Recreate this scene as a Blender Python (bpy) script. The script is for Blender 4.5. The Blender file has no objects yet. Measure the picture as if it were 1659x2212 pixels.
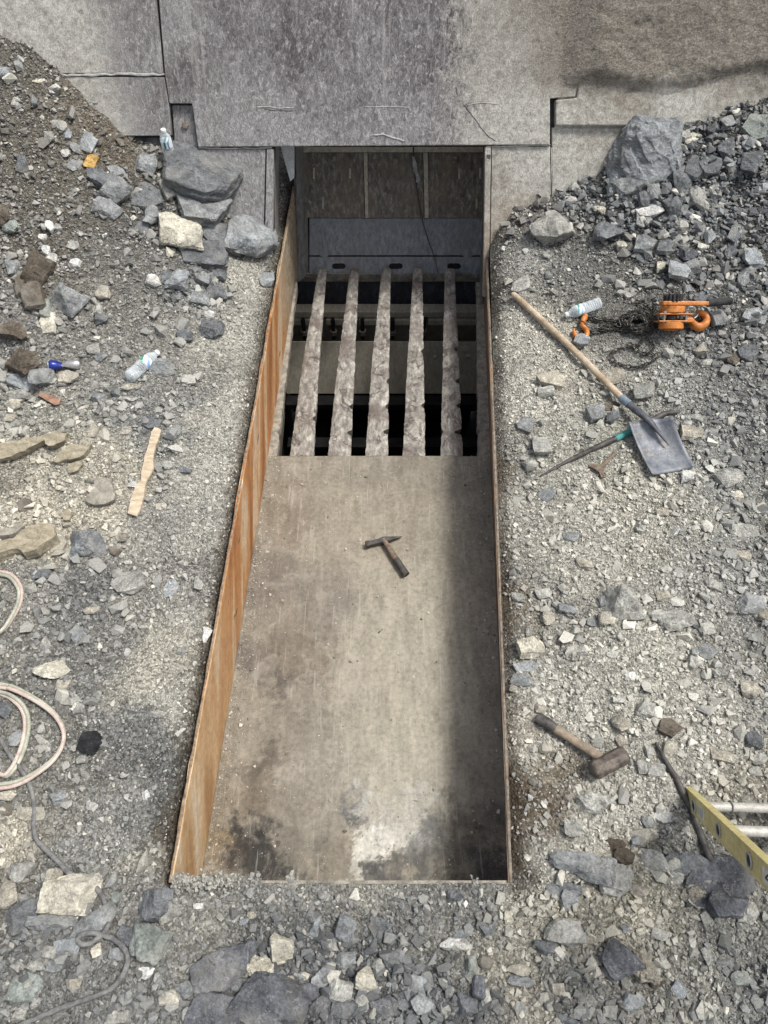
import bpy, bmesh, math, random
import numpy as np
from mathutils import Vector, Matrix

random.seed(7)
rng = np.random.default_rng(11)
SC = bpy.context.scene
COL = SC.collection
R = math.radians

# ------------------------------------------------------------------ camera model used for measuring the place
F, CX, CY = 1661.0, 829.5, 1106.0
PITCH = R(57.15)
SP, CP = math.sin(PITCH), math.cos(PITCH)
HC = 3.7

def ray(x, y):
    u, v = x - CX, CY - y
    return np.array([u, v * SP + F * CP, v * CP - F * SP]) / F

def at_z(x, y, z):
    d = ray(x, y)
    t = (z - HC) / d[2]
    return np.array([0, 0, HC]) + d * t

def at_plane(x, y, p0, n):
    d = ray(x, y)
    c = np.array([0, 0, HC])
    t = np.dot(np.array(p0) - c, n) / np.dot(d, n)
    return c + d * t

# ------------------------------------------------------------------ numpy noise
def _h(i, j, k, s):
    i = i.astype(np.int64); j = j.astype(np.int64); k = k.astype(np.int64)
    n = (i * 374761393 + j * 668265263 + k * 2147483647 + s * 974634777) & 0x7fffffff
    n = ((n ^ (n >> 13)) * 1274126177) & 0x7fffffff
    n = ((n ^ (n >> 15)) * 461845907) & 0x7fffffff
    n = n ^ (n >> 16)
    return (n & 0xffff) / 65535.0

def vnoise(x, y, z=None, seed=0):
    x = np.asarray(x, float); y = np.asarray(y, float)
    z = np.zeros_like(x) if z is None else np.asarray(z, float)
    xi, yi, zi = np.floor(x), np.floor(y), np.floor(z)
    a, b, c = x - xi, y - yi, z - zi
    a = a * a * (3 - 2 * a); b = b * b * (3 - 2 * b); c = c * c * (3 - 2 * c)
    r = 0
    for dx in (0, 1):
        for dy in (0, 1):
            for dz in (0, 1):
                w = (a if dx else 1 - a) * (b if dy else 1 - b) * (c if dz else 1 - c)
                r = r + w * _h(xi + dx, yi + dy, zi + dz, seed)
    return r * 2 - 1

def fbm(x, y, z=None, seed=0, oct=4, gain=0.5):
    r, a = 0, 1.0
    x = np.asarray(x, float); y = np.asarray(y, float)
    z = np.zeros_like(x) if z is None else np.asarray(z, float)
    for o in range(oct):
        r = r + a * vnoise(x, y, z, seed + o * 17)
        x, y, z, a = x * 2.03 + 3.1, y * 2.03 + 1.7, z * 2.03 + 5.3, a * gain
    return r

def sstep(a, b, x):
    t = np.clip((x - a) / (b - a), 0, 1)
    return t * t * (3 - 2 * t)

# ------------------------------------------------------------------ node materials
class NT:
    def __init__(s, name):
        s.m = bpy.data.materials.new(name); s.m.use_nodes = True
        s.t = s.m.node_tree; s.n = s.t.nodes; s.l = s.t.links
        s.b = s.n['Principled BSDF']
    def new(s, typ, ins=None, **kw):
        n = s.n.new(typ)
        for k, v in kw.items(): setattr(n, k, v)
        for k, v in (ins or {}).items():
            if isinstance(v, bpy.types.NodeSocket): s.l.new(v, n.inputs[k])
            else: n.inputs[k].default_value = v
        return n
    def link(s, a, b): s.l.new(a, b)
    def coord(s, kind='Object'):
        return s.new('ShaderNodeTexCoord').outputs[kind]
    def mapping(s, v, scale=(1, 1, 1), rot=(0, 0, 0), loc=(0, 0, 0)):
        return s.new('ShaderNodeMapping', {'Vector': v, 'Scale': scale, 'Rotation': rot, 'Location': loc}).outputs[0]
    def noise(s, v, scale, detail=4, rough=0.6, dist=0.0):
        return s.new('ShaderNodeTexNoise', {'Vector': v, 'Scale': scale, 'Detail': detail, 'Roughness': rough, 'Distortion': dist}).outputs['Fac']
    def voro(s, v, scale, out='Distance', feature='F1'):
        return s.new('ShaderNodeTexVoronoi', {'Vector': v, 'Scale': scale}, feature=feature).outputs[out]
    def ramp(s, f, stops, interp='LINEAR'):
        r = s.new('ShaderNodeValToRGB', {'Fac': f}); e = r.color_ramp.elements
        r.color_ramp.interpolation = interp
        while len(e) < len(stops): e.new(0.5)
        for el, (p, c) in zip(e, stops):
            el.position = p
            el.color = (c, c, c, 1) if isinstance(c, (int, float)) else (*c, 1)
        return r.outputs[0]
    def mix(s, f, a, b, mode='MIX'):
        n = s.new('ShaderNodeMix', data_type='RGBA', blend_type=mode)
        for idx, v in ((0, f), (6, a), (7, b)):
            if isinstance(v, bpy.types.NodeSocket): s.l.new(v, n.inputs[idx])
            elif idx == 0: n.inputs[0].default_value = v
            else: n.inputs[idx].default_value = (*v, 1) if len(v) == 3 else v
        return n.outputs[2]
    def math(s, op, a, b=0.0, clamp=False):
        n = s.new('ShaderNodeMath', operation=op); n.use_clamp = clamp
        for i, v in enumerate((a, b)):
            if isinstance(v, bpy.types.NodeSocket): s.l.new(v, n.inputs[i])
            else: n.inputs[i].default_value = v
        return n.outputs[0]
    def bump(s, h, strength=0.5, dist=0.01, prev=None):
        n = s.new('ShaderNodeBump', {'Height': h, 'Strength': strength, 'Distance': dist})
        if prev is not None: s.l.new(prev, n.inputs['Normal'])
        return n.outputs[0]
    def done(s, col, rough=0.9, metal=0.0, normal=None, spec=0.3):
        for k, v in (('Base Color', col), ('Roughness', rough), ('Metallic', metal), ('Normal', normal), ('Specular IOR Level', spec)):
            if v is None: continue
            if isinstance(v, bpy.types.NodeSocket): s.l.new(v, s.b.inputs[k])
            elif k == 'Base Color': s.b.inputs[k].default_value = (*v, 1)
            else: s.b.inputs[k].default_value = v
        return s.m

def mat_simple(name, c1, c2, scale=20, stretch=(1, 1, 1), rough=0.8, metal=0.0, bump=0.3, bd=0.003, lo=.35, hi=.65, spec=.3, rot=(0, 0, 0), fleck=None):
    t = NT(name); v = t.mapping(t.coord(), stretch, rot)
    n = t.noise(v, scale, 6, .65)
    c = t.ramp(n, [(lo, c1), (hi, c2)])
    n2 = t.noise(v, scale * 6, 3, .6)
    c = t.mix(.55, c, t.ramp(n2, [(.3, .45), (.7, 1.0)]), 'MULTIPLY')
    if fleck:
        f = t.ramp(t.noise(v, scale * .7, 5, .7), [(fleck[1], 0), (fleck[1] + .06, 1)])
        c = t.mix(f, c, fleck[0])
    return t.done(c, rough, metal, t.bump(t.math('ADD', n, n2), bump, bd), spec)

# ------------------------------------------------------------------ mesh builder
class MB:
    def __init__(s): s.v = []; s.f = []
    def add(s, vs, fs):
        o = len(s.v); s.v += [tuple(map(float, p)) for p in vs]; s.f += [[i + o for i in f] for f in fs]; return s
    def box(s, c, d, M=None):
        x, y, z = [k / 2 for k in d]; vs = []
        for sx, sy, sz in ((-1,-1,-1),(1,-1,-1),(1,1,-1),(-1,1,-1),(-1,-1,1),(1,-1,1),(1,1,1),(-1,1,1)):
            p = Vector((c[0] + sx * x, c[1] + sy * y, c[2] + sz * z)); vs.append(M @ p if M else p)
        return s.add(vs, [[0,3,2,1],[4,5,6,7],[0,1,5,4],[1,2,6,5],[2,3,7,6],[3,0,4,7]])
    def prism(s, poly, z0, z1, M=None):
        n = len(poly)
        a = sum(poly[i][0] * poly[(i + 1) % n][1] - poly[(i + 1) % n][0] * poly[i][1] for i in range(n))
        if a < 0: poly = poly[::-1]
        vs = [Vector((p[0], p[1], z0)) for p in poly] + [Vector((p[0], p[1], z1)) for p in poly]
        if M: vs = [M @ p for p in vs]
        fs = [list(range(n))[::-1], list(range(n, 2 * n))] + [[i, (i + 1) % n, n + (i + 1) % n, n + i] for i in range(n)]
        return s.add(vs, fs)
    def tube(s, path, rad, n=10, caps=True, sq=1.0, upv=None):
        P = [Vector(p) for p in path]; k = len(P)
        rad = [rad] * k if isinstance(rad, (int, float)) else rad
        vs = []; up = Vector(upv) if upv else Vector((0, 0, 1))
        for i in range(k):
            d = (P[min(i + 1, k - 1)] - P[max(i - 1, 0)]).normalized()
            a = d.cross(up)
            if a.length < 1e-3: a = d.cross(Vector((1, 0, 0)))
            a.normalize(); b = a.cross(d).normalized()
            for j in range(n):
                th = 2 * math.pi * j / n
                vs.append(P[i] + (a * math.cos(th) + b * math.sin(th) * sq) * rad[i])
        fs = [[i * n + j, i * n + (j + 1) % n, (i + 1) * n + (j + 1) % n, (i + 1) * n + j] for i in range(k - 1) for j in range(n)]
        if caps: fs += [list(range(n))[::-1], list(range((k - 1) * n, k * n))]
        return s.add(vs, fs)
    def lathe(s, prof, M, n=24, fx=None):
        # profile (z along local x, radius)
        vs = []
        for x, r in prof:
            for j in range(n):
                th = 2 * math.pi * j / n
                p = Vector((x, r * math.cos(th), r * math.sin(th)))
                if fx: p = fx(p)
                vs.append(M @ p)
        k = len(prof)
        fs = [[i * n + j, (i + 1) * n + j, (i + 1) * n + (j + 1) % n, i * n + (j + 1) % n] for i in range(k - 1) for j in range(n)]
        fs += [list(range(n)), list(range((k - 1) * n, k * n))[::-1]]
        return s.add(vs, fs)
    def build(s, name, mat, parent=None, smooth=False, bevel=0.0, attr=None):
        me = bpy.data.meshes.new(name); me.from_pydata(s.v, [], s.f); me.validate(); me.update()
        if mat: me.materials.append(mat)
        o = bpy.data.objects.new(name, me); COL.objects.link(o)
        if parent: o.parent = parent
        if smooth:
            me.polygons.foreach_set('use_smooth', [True] * len(me.polygons))
            me.set_sharp_from_angle(angle=R(40))
        if bevel:
            b = o.modifiers.new('Bevel', 'BEVEL'); b.width = bevel; b.segments = 2; b.limit_method = 'ANGLE'
        return o

def np_mesh(name, V, Fc, mat, cols=None, parent=None, smooth=False):
    """V (n,3); Fc (m,3|4) ints; cols (n,3)"""
    me = bpy.data.meshes.new(name); k = Fc.shape[1]
    me.vertices.add(len(V)); me.vertices.foreach_set('co', np.asarray(V, np.float32).ravel())
    me.loops.add(Fc.size); me.loops.foreach_set('vertex_index', Fc.astype(np.int32).ravel())
    me.polygons.add(len(Fc)); me.polygons.foreach_set('loop_start', np.arange(0, Fc.size, k, dtype=np.int32))
    me.update(calc_edges=True); me.validate()
    if cols is not None:
        a = me.attributes.new('col', 'FLOAT_COLOR', 'POINT')
        a.data.foreach_set('color', np.c_[cols, np.ones(len(cols))].astype(np.float32).ravel())
    me.polygons.foreach_set('use_smooth', [smooth] * len(me.polygons))
    if mat: me.materials.append(mat)
    o = bpy.data.objects.new(name, me); COL.objects.link(o)
    if parent: o.parent = parent
    return o

def tag(o, label=None, cat=None, group=None, kind=None):
    if label: o['label'] = label
    if cat: o['category'] = cat
    if group: o['group'] = group
    if kind: o['kind'] = kind
    return o

def empty(name, loc=(0, 0, 0), label=None, cat=None, group=None):
    o = bpy.data.objects.new(name, None); COL.objects.link(o); o.location = loc; o.empty_display_size = .1
    return tag(o, label, cat, group)

def frame(o, x, up=(0, 0, 1)):
    x = Vector(x).normalized(); z = Vector(up); y = z.cross(x).normalized(); z = x.cross(y)
    M = Matrix((x, y, z)).transposed().to_4x4(); M.translation = Vector(o); return M

def spline(pts, n=8):
    P = [np.array(p, float) for p in pts]; P = [2 * P[0] - P[1]] + P + [2 * P[-1] - P[-2]]
    out = []
    for i in range(1, len(P) - 2):
        for k in range(n):
            t = k / n
            out.append(.5 * (2 * P[i] + (P[i + 1] - P[i - 1]) * t + (2 * P[i - 1] - 5 * P[i] + 4 * P[i + 1] - P[i + 2]) * t * t + (3 * P[i] - P[i - 1] - 3 * P[i + 1] + P[i + 2]) * t ** 3))
    out.append(P[-2]); return out

# ------------------------------------------------------------------ headwall plane
WA = math.atan(1.845)
W0 = np.array([0, 4.0, .5]); WE = np.array([0, math.cos(WA), math.sin(WA)]); WN = np.array([0, -math.sin(WA), math.cos(WA)])
def wst(x, y, w=0.0):
    p = at_plane(x, y, W0 + WN * w, WN) - W0
    return (p[0], float(np.dot(p, WE)))

# ------------------------------------------------------------------ trough walls in plan
def xl_top(Y): return -.800 + .045 * (Y - .40)       # left wall, inner top edge
def xl_bot(Y): return -.804 + .045 * (Y - .44)
def xr_top(Y): return .468 + .048 * (Y - .37)        # right wall, inner top edge
def xr_bot(Y): return .546 + .040 * (Y - .44)
TH = .016
YN = .40                                             # near end of the trough

# ------------------------------------------------------------------ ground height
_c = [(0, 85), (60, 120), (120, 165), (185, 210), (250, 272), (300, 316), (372, 342), (440, 392), (485, 450), (590, 548),
      (1047, 522), (1110, 455), (1180, 420), (1280, 385), (1340, 335), (1420, 292), (1500, 268), (1659, 210)]
_p = [at_plane(x, y, W0, WN) for x, y in _c]
PX = np.array([-4.5, -3.0] + [p[0] for p in _p] + [3.2, 4.6]); PZ = np.array([2.1, 1.85] + [p[2] for p in _p] + [1.5, 1.7])
GB = .485
def ground(X, Y, fine=True):
    X = np.asarray(X, float); Y = np.asarray(Y, float)
    zc = np.interp(X, PX, PZ)
    d = (4.0 + (zc - .5) / 1.845) - Y
    L = np.where(X < 0, 2.5, 2.2)
    f = np.clip(1 - d / L, 0, 1); f = np.where(d < 0, 1, f ** 1.35)
    z = GB + np.maximum(zc - GB, 0) * f
    z = z + .05 * np.clip((-1.2 - X), 0, 3) * sstep(-.5, 1.5, Y) + .04 * np.clip(X - 1.0, 0, 3)
    dist = np.where(X < 0, (xl_top(Y) - TH) - X, X - (xr_top(Y) + TH))
    near = sstep(YN + .02, YN - .06, Y)
    edge = np.where((Y > YN + .004) | ((dist > -.006) & (Y > YN - .05)), dist, .3)
    z = z - .055 * np.exp(-(np.clip(edge, 0, 1) / .035) ** 2) * np.where(X < 0, 1, .7)
    if fine:
        amp = .35 + .65 * sstep(.0, .25, np.where(Y > YN, dist, (YN - Y) * 2))
        z = z + amp * (.030 * fbm(X * 2.6, Y * 2.6, seed=3, oct=3) + .012 * fbm(X * 13, Y * 13, seed=9, oct=2) + .006 * fbm(X * 45, Y * 45, seed=21, oct=2))
    return z

def gp(x, y, lift=0.0):
    d = ray(x, y); lo, hi = 1.5, 12.0
    for _ in range(40):
        m = (lo + hi) / 2; p = np.array([0, 0, HC]) + d * m
        if p[2] - lift > float(ground(p[0], p[1])): lo = m
        else: hi = m
    return np.array([0, 0, HC]) + d * lo

def gpp(pts, lift=0.0): return [gp(x, y, lift) for x, y in pts]
def axial(p): return p[1] * CP + (HC - p[2]) * SP
def pxm(p): return F / axial(p)
# ------------------------------------------------------------------ what the ground is made of, place by place
PALE = (.36, .335, .275); BEIGE = (.40, .355, .27); GREY = (.20, .195, .175); DARK = (.105, .105, .10); BROWN = (.085, .066, .045); PILE = (.14, .122, .093)
BL = [  # picture x, y, radius, soil colour, share of dark stones, stone size factor
 (60, 180, 110, PILE, .35, .8), (60, 330, 110, PILE, .35, .9), (170, 260, 70, (.16, .13, .09), .3, .7), (240, 300, 55, (.15, .12, .08), .3, .6), (150, 440, 130, PILE, .4, .9),
 (300, 480, 80, (.10, .092, .08), .6, .9), (300, 560, 80, (.17, .16, .135), .4, .7), (60, 560, 90, PILE, .3, 1.1), (250, 660, 110, (.20, .185, .155), .35, .7), (430, 620, 60, GREY, .7, 1.1),
 (500, 720, 70, PALE, .2, .5), (540, 620, 40, PALE, .2, .45), (60, 720, 80, (.2, .185, .16), .4, 1), (330, 760, 90, (.24, .225, .19), .4, .7), (200, 790, 90, (.22, .205, .175), .4, .8),
 (500, 900, 60, PALE, .2, .5), (330, 900, 80, (.24, .23, .2), .6, .7), (90, 900, 80, (.28, .26, .21), .4, .9), (450, 1020, 60, PALE, .3, .5), (60, 1060, 90, BEIGE, .1, .8), (25, 1040, 34, (.12, .108, .085), .3, .5),
 (200, 1000, 70, (.36, .325, .25), .15, .7), (200, 1120, 80, BEIGE, .15, .7), (350, 1120, 70, (.3, .28, .235), .4, .6), (460, 1150, 45, PALE, .25, .5), (60, 1250, 60, (.26, .24, .2), .5, .7),
 (180, 1260, 80, (.17, .162, .145), .6, .7), (330, 1260, 70, (.27, .25, .21), .4, .7), (420, 1340, 40, PALE, .3, .5), (180, 1400, 90, (.19, .18, .155), .5, .7), (350, 1430, 70, (.36, .33, .26), .2, .5), (400, 1500, 40, PALE, .3, .5),
 (280, 1560, 60, (.17, .165, .15), .5, .55), (330, 1680, 60, (.13, .128, .115), .5, .5), (200, 1600, 60, (.17, .16, .14), .5, .7), (100, 1620, 90, (.22, .205, .17), .5, .8), (370, 1760, 45, (.11, .09, .065), .4, .5),
 (250, 1750, 60, (.24, .23, .2), .4, .6), (150, 1780, 60, (.24, .22, .18), .4, .7), (330, 1850, 50, (.3, .275, .22), .3, .6), (200, 1850, 50, (.24, .23, .2), .4, .7), (40, 1830, 60, BEIGE, .2, .9),
 (40, 1950, 60, (.2, .18, .14), .5, 1.1), (150, 2060, 120, (.17, .165, .15), .6, 1.15), (60, 2170, 90, GREY, .5, 1.1), (300, 1960, 70, (.22, .205, .175), .5, .9), (250, 2150, 80, GREY, .5, 1.0), (430, 1960, 70, (.26, .245, .205), .5, .7),
 (600, 1950, 80, (.24, .225, .19), .55, .7), (760, 1940, 80, (.27, .25, .205), .5, .65), (900, 1935, 80, (.20, .19, .165), .6, .75), (560, 2050, 100, (.15, .145, .135), .75, 1), (700, 2120, 110, (.14, .138, .13), .8, 1.2), (860, 2120, 110, (.14, .138, .13), .8, 1.2),
 (1000, 2020, 90, (.24, .225, .185), .6, .9), (1130, 2080, 90, (.3, .275, .21), .4, .9), (1100, 2170, 80, BEIGE, .4, .9), (980, 2160, 90, (.14, .138, .13), .8, 1.2), (1060, 1940, 70, (.17, .165, .15), .65, .9),
 (1200, 1990, 80, (.28, .255, .2), .4, 1), (1330, 1960, 90, (.34, .305, .22), .25, 1), (1450, 2010, 90, (.3, .275, .21), .35, 1), (1400, 2180, 90, (.26, .245, .2), .5, 1.1), (1560, 2060, 90, (.24, .23, .195), .55, 1), (1620, 2170, 90, (.19, .187, .17), .6, 1), (1250, 2120, 80, (.2, .192, .17), .6, 1.1),
 (1250, 1820, 50, PALE, .2, .8), (1450, 1830, 60, (.2, .19, .16), .5, .9), (1130, 1840, 34, BROWN, .1, .8), (1160, 1690, 40, (.13, .095, .06), .1, .9), (1200, 1750, 40, (.15, .115, .075), .1, .8), (1230, 1640, 40, (.2, .165, .11), .1, .8), (1350, 1730, 70, PALE, .15, .8), (1600, 1700, 60, (.26, .235, .18), .2, .9),
 (1500, 1560, 90, PALE, .12, .9), (1250, 1530, 90, PALE, .12, .9), (1110, 1560, 40, (.38, .34, .27), .1, .8), (1620, 1500, 70, (.28, .265, .225), .35, .9), (1350, 1430, 90, (.37, .345, .28), .12, .8), (1200, 1350, 70, (.27, .25, .205), .35, .9), (1110, 1330, 40, (.2, .165, .115), .2, .8),
 (1500, 1250, 80, (.3, .285, .24), .25, .9), (1620, 1250, 70, (.25, .24, .21), .4, .9), (1300, 1200, 90, (.35, .325, .265), .15, .8), (1150, 1150, 70, (.32, .295, .24), .25, .8), (1090, 1060, 34, (.15, .12, .085), .2, .7), (1400, 1080, 90, (.37, .34, .27), .12, .8), (1550, 1080, 80, (.26, .25, .215), .4, .9),
 (1600, 920, 90, (.2, .195, .175), .5, .9), (1480, 850, 70, (.26, .25, .215), .35, .9), (1250, 960, 80, (.33, .31, .25), .2, .8), (1120, 870, 60, (.42, .39, .32), .1, .6), (1130, 720, 60, (.40, .37, .30), .1, .5), (1230, 800, 60, (.38, .35, .28), .1, .6), (1400, 790, 70, (.3, .285, .24), .25, .7),
 (1560, 720, 80, (.15, .145, .13), .55, .9), (1350, 640, 70, (.17, .16, .135), .4, .6), (1120, 560, 50, (.3, .285, .245), .3, .6), (1250, 560, 60, (.17, .162, .14), .45, .7), (1440, 560, 80, (.105, .10, .088), .7, 1), (1600, 600, 70, (.115, .11, .095), .7, 1),
 (1350, 450, 80, (.09, .088, .08), .8, 1.1), (1500, 400, 90, (.075, .075, .07), .88, 1.2), (1620, 420, 80, (.075, .073, .066), .85, 1.1), (1600, 280, 70, (.07, .066, .055), .8, .9), (1150, 470, 40, (.17, .15, .12), .6, .9), (1220, 420, 40, (.10, .095, .085), .8, 1)]
_bp = np.array([gp(b[0], b[1])[:2] for b in BL])
_br = np.array([b[2] / pxm(gp(b[0], b[1])) for b in BL]) * 1.05
_bc = np.array([(*b[3], b[4], b[5]) for b in BL])
_bl = _bc[:, :3] @ np.array([.3, .6, .1]); _bc[:, :3] *= np.clip(1.05 + .5 * (_bl[:, None] - .12), 1.0, 1.18) * np.array([1.04, 1.065, 1.095]); _bl = _bl * 1.1; _bc[:, :3] += .15 * (_bl[:, None] * np.array([1.0, 1.0, .97]) - _bc[:, :3])
BG = np.array([.22, .21, .18, .5, .9])
def field(X, Y, warp=True):
    X = np.asarray(X, float).ravel(); Y = np.asarray(Y, float).ravel()
    out = np.empty((len(X), 5))
    for i in range(0, len(X), 20000):
        x, y = X[i:i + 20000].copy(), Y[i:i + 20000].copy()
        if warp:
            wx = .09 * fbm(x * 5, y * 5, seed=51, oct=3); wy = .09 * fbm(x * 5, y * 5, seed=77, oct=3)
            x += wx; y += wy
        d2 = ((x[:, None] - _bp[:, 0]) ** 2 + (y[:, None] - _bp[:, 1]) ** 2) / _br ** 2
        w = np.exp(-d2 * 1.6)
        out[i:i + 20000] = (w @ _bc + .03 * BG) / (w.sum(1)[:, None] + .03)
    return out

# ------------------------------------------------------------------ materials
def mat_ground():
    t = NT('rubble_soil'); v = t.coord()
    a = t.new('ShaderNodeAttribute', attribute_name='col').outputs['Color']
    n1 = t.noise(v, 60, 6, .7); n2 = t.noise(v, 260, 4, .7)
    vo = t.voro(v, 95, 'Distance'); vc = t.voro(v, 95, 'Color')
    g = t.new('ShaderNodeSeparateColor', {'Color': vc}).outputs[0]
    c = t.mix(1, a, t.ramp(g, [(0, .5), (.5, .95), (1, 1.5)]), 'MULTIPLY')
    c = t.mix(.75, c, t.ramp(n1, [(.3, .6), (.5, 1.0), (.72, 1.3)]), 'MULTIPLY')
    c = t.mix(.8, c, t.ramp(n2, [(.3, .62), (.68, 1.3)]), 'MULTIPLY')
    h = t.math('ADD', t.math('MULTIPLY', vo, -1.0), t.math('ADD', n1, t.math('MULTIPLY', n2, .6)))
    return t.done(c, .95, 0, t.bump(h, 1.0, .012), .15)

def mat_gravel():
    t = NT('gravel_stone'); v = t.coord()
    a = t.new('ShaderNodeAttribute', attribute_name='col').outputs['Color']
    n = t.noise(v, 150, 4, .65)
    c = t.mix(.8, a, t.ramp(n, [(.3, .62), (.7, 1.3)]), 'MULTIPLY')
    return t.done(c, .92, 0, t.bump(n, .5, .004), .2)

def mat_rock(name='broken_rock', vein=.0, strata=False, rough_scale=1.0):
    t = NT(name); info = t.new('ShaderNodeObjectInfo')
    off = t.new('ShaderNodeVectorMath', {0: t.coord(), 1: t.new('ShaderNodeCombineXYZ', {0: t.math('MULTIPLY', info.outputs['Random'], 37.0), 1: t.math('MULTIPLY', info.outputs['Random'], 11.0)}).outputs[0]}, operation='ADD').outputs[0]
    v = t.mapping(off, (1, 1, 3.5) if strata else (1, 1, 1), (R(12), R(-9), 0))
    n1 = t.noise(v, 14 * rough_scale, 7, .72, .4); n2 = t.noise(v, 90 * rough_scale, 5, .72); n3 = t.noise(off, 5, 3, .55)
    c = t.mix(1, info.outputs['Color'], t.ramp(n1, [(.32, .5), (.5, .95), (.68, 1.55)]), 'MULTIPLY')
    c = t.mix(.9, c, t.ramp(n2, [(.28, .5), (.7, 1.5)]), 'MULTIPLY')
    # dusty smears
    c = t.mix(t.math('MULTIPLY', t.ramp(n3, [(.5, 0), (.72, 1)]), .55), c, (.36, .345, .30))
    if vein:
        w = t.noise(v, 13, 6, .68, .6)
        line = t.ramp(t.math('ABSOLUTE', t.math('SUBTRACT', w, .5)), [(0, 1), (.008, .4), (.02, 0)])
        line = t.math('MULTIPLY', line, t.ramp(t.noise(v, 22, 4, .6), [(.45, 0), (.6, 1)]))
        c = t.mix(t.math('MULTIPLY', line, vein), c, (.5, .5, .48))
    h = t.math('ADD', t.math('MULTIPLY', n1, 1.4), t.math('MULTIPLY', n2, .6))
    return t.done(c, .85, 0, t.bump(h, 1.0, .016), .25)

MG, MV = mat_ground(), mat_gravel()
MR, MRV, MRS = mat_rock(), mat_rock('veined_rock', .55), mat_rock('layered_slate', .35, True)
MRC = mat_rock('crumbly_rock', 0, False, 2.0)

# ------------------------------------------------------------------ ground sheet (left bank, right bank, near bank share their edges)
def axis(lo, hi, a, b, step, coarse):
    L = list(np.arange(lo, hi, step)); x, s = hi, step
    while x < b: L.append(x); s = min(s * 1.35, coarse); x += s
    L.append(b); x, s = lo, step; pre = []
    while True:
        s = min(s * 1.35, coarse); x -= s
        if x <= a: pre.append(a); break
        pre.append(x)
    return np.array(pre[::-1] + L)
EX = 4.2
Yax = axis(-.25, 4.7, -3.0, 5.2, .012, .25)
iy0 = np.argmin(abs(Yax - YN)); Yax[iy0] = YN
off = np.r_[np.arange(0, 1.75, .012), axis(1.75, 1.76, 1.74, EX, .02, .25)[2:]]
V, Q = [], []
def patch(Xg, Yg):
    o = sum(len(v) for v in V); ny, nx = Xg.shape
    Z = ground(Xg, Yg); V.append(np.c_[Xg.ravel(), Yg.ravel(), Z.ravel()])
    i = (np.arange(ny - 1)[:, None] * nx + np.arange(nx - 1)[None, :]).ravel() + o
    Q.append(np.c_[i, i + 1, i + 1 + nx, i + nx])
Yg = Yax[:, None] + 0 * off[None, :]
patch(((xl_top(Yg) - TH - .004) - off)[:, ::-1], Yg)
patch((xr_top(Yg) + TH + .004) + off, Yg)
sx = np.linspace(0, 1, 112); Yn = Yax[:iy0 + 1, None] + 0 * sx[None, :]
patch((xl_top(Yn) - TH - .004) * (1 - sx) + (xr_top(Yn) + TH + .004) * sx, Yn)
V = np.concatenate(V); Q = np.concatenate(Q)
fc = field(V[:, 0], V[:, 1])[:, :3]
# damp dark soil along the trough edges
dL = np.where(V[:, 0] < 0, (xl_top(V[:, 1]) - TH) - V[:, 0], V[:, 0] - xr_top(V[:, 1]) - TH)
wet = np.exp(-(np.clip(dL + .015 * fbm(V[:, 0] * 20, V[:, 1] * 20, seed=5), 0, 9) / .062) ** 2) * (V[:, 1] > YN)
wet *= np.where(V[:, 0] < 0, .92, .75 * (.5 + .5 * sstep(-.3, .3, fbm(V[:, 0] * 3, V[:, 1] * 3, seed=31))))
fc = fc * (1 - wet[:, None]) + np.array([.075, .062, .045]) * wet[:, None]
fc = fc * (.92 - .14 * sstep(.4, .8, field(V[:, 0], V[:, 1])[:, 3:4]))
g = np_mesh('ground', V, Q, MG, fc, None, True); g['kind'] = 'structure'

# ------------------------------------------------------------------ small gravel: one uncountable mass
def hull_lib(n, npts, seed):
    L = []; r = np.random.default_rng(seed)
    for k in range(n):
        bm = bmesh.new()
        for i in range(npts):
            p = r.normal(size=3); p /= np.linalg.norm(p); p = np.sign(p) * abs(p) ** .6
            p *= r.uniform(.8, 1.05); bm.verts.new(p * np.array([1, r.uniform(.7, 1), r.uniform(.55, .8)]))
        res = bmesh.ops.convex_hull(bm, input=bm.verts)
        bmesh.ops.delete(bm, geom=[v for v in bm.verts if not v.link_faces], context='VERTS')
        bmesh.ops.triangulate(bm, faces=bm.faces); bm.verts.ensure_lookup_table(); bm.verts.index_update()
        L.append((np.array([v.co[:] for v in bm.verts]), np.array([[v.index for v in f.verts] for f in bm.faces]))); bm.free()
    return L
LIB = hull_lib(36, 11, 5)
def rotm(n):
    q = rng.normal(size=(n, 4)); q /= np.linalg.norm(q, axis=1)[:, None]; w, x, y, z = q.T
    return np.stack([np.stack([1 - 2 * (y * y + z * z), 2 * (x * y - z * w), 2 * (x * z + y * w)], -1),
                     np.stack([2 * (x * y + z * w), 1 - 2 * (x * x + z * z), 2 * (y * z - x * w)], -1),
                     np.stack([2 * (x * z - y * w), 2 * (y * z + x * w), 1 - 2 * (x * x + y * y)], -1)], 1)
def scatter(name, X, Y, Z, rad, cols, mat, flat=.75):
    k = rng.integers(0, len(LIB), len(X)); VV, FF, CC = [], [], []; o = 0
    for i, (v, f) in enumerate(LIB):
        s = np.where(k == i)[0]
        if not len(s): continue
        st = rng.uniform(.75, 1.3, (len(s), 1, 3)) * rad[s][:, None, None]
        P = np.einsum('nij,nkj->nki', rotm(len(s)), v[None] * st); P[:, :, 2] *= flat
        P += np.c_[X[s], Y[s], Z[s]][:, None, :]
        VV.append(P.reshape(-1, 3)); FF.append((f[None] + (np.arange(len(s)) * len(v))[:, None, None]).reshape(-1, 3) + o); o += len(s) * len(v)
        CC.append(np.repeat(cols[s], len(v), 0))
    return np_mesh(name, np.concatenate(VV), np.concatenate(FF), mat, np.concatenate(CC))

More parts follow.
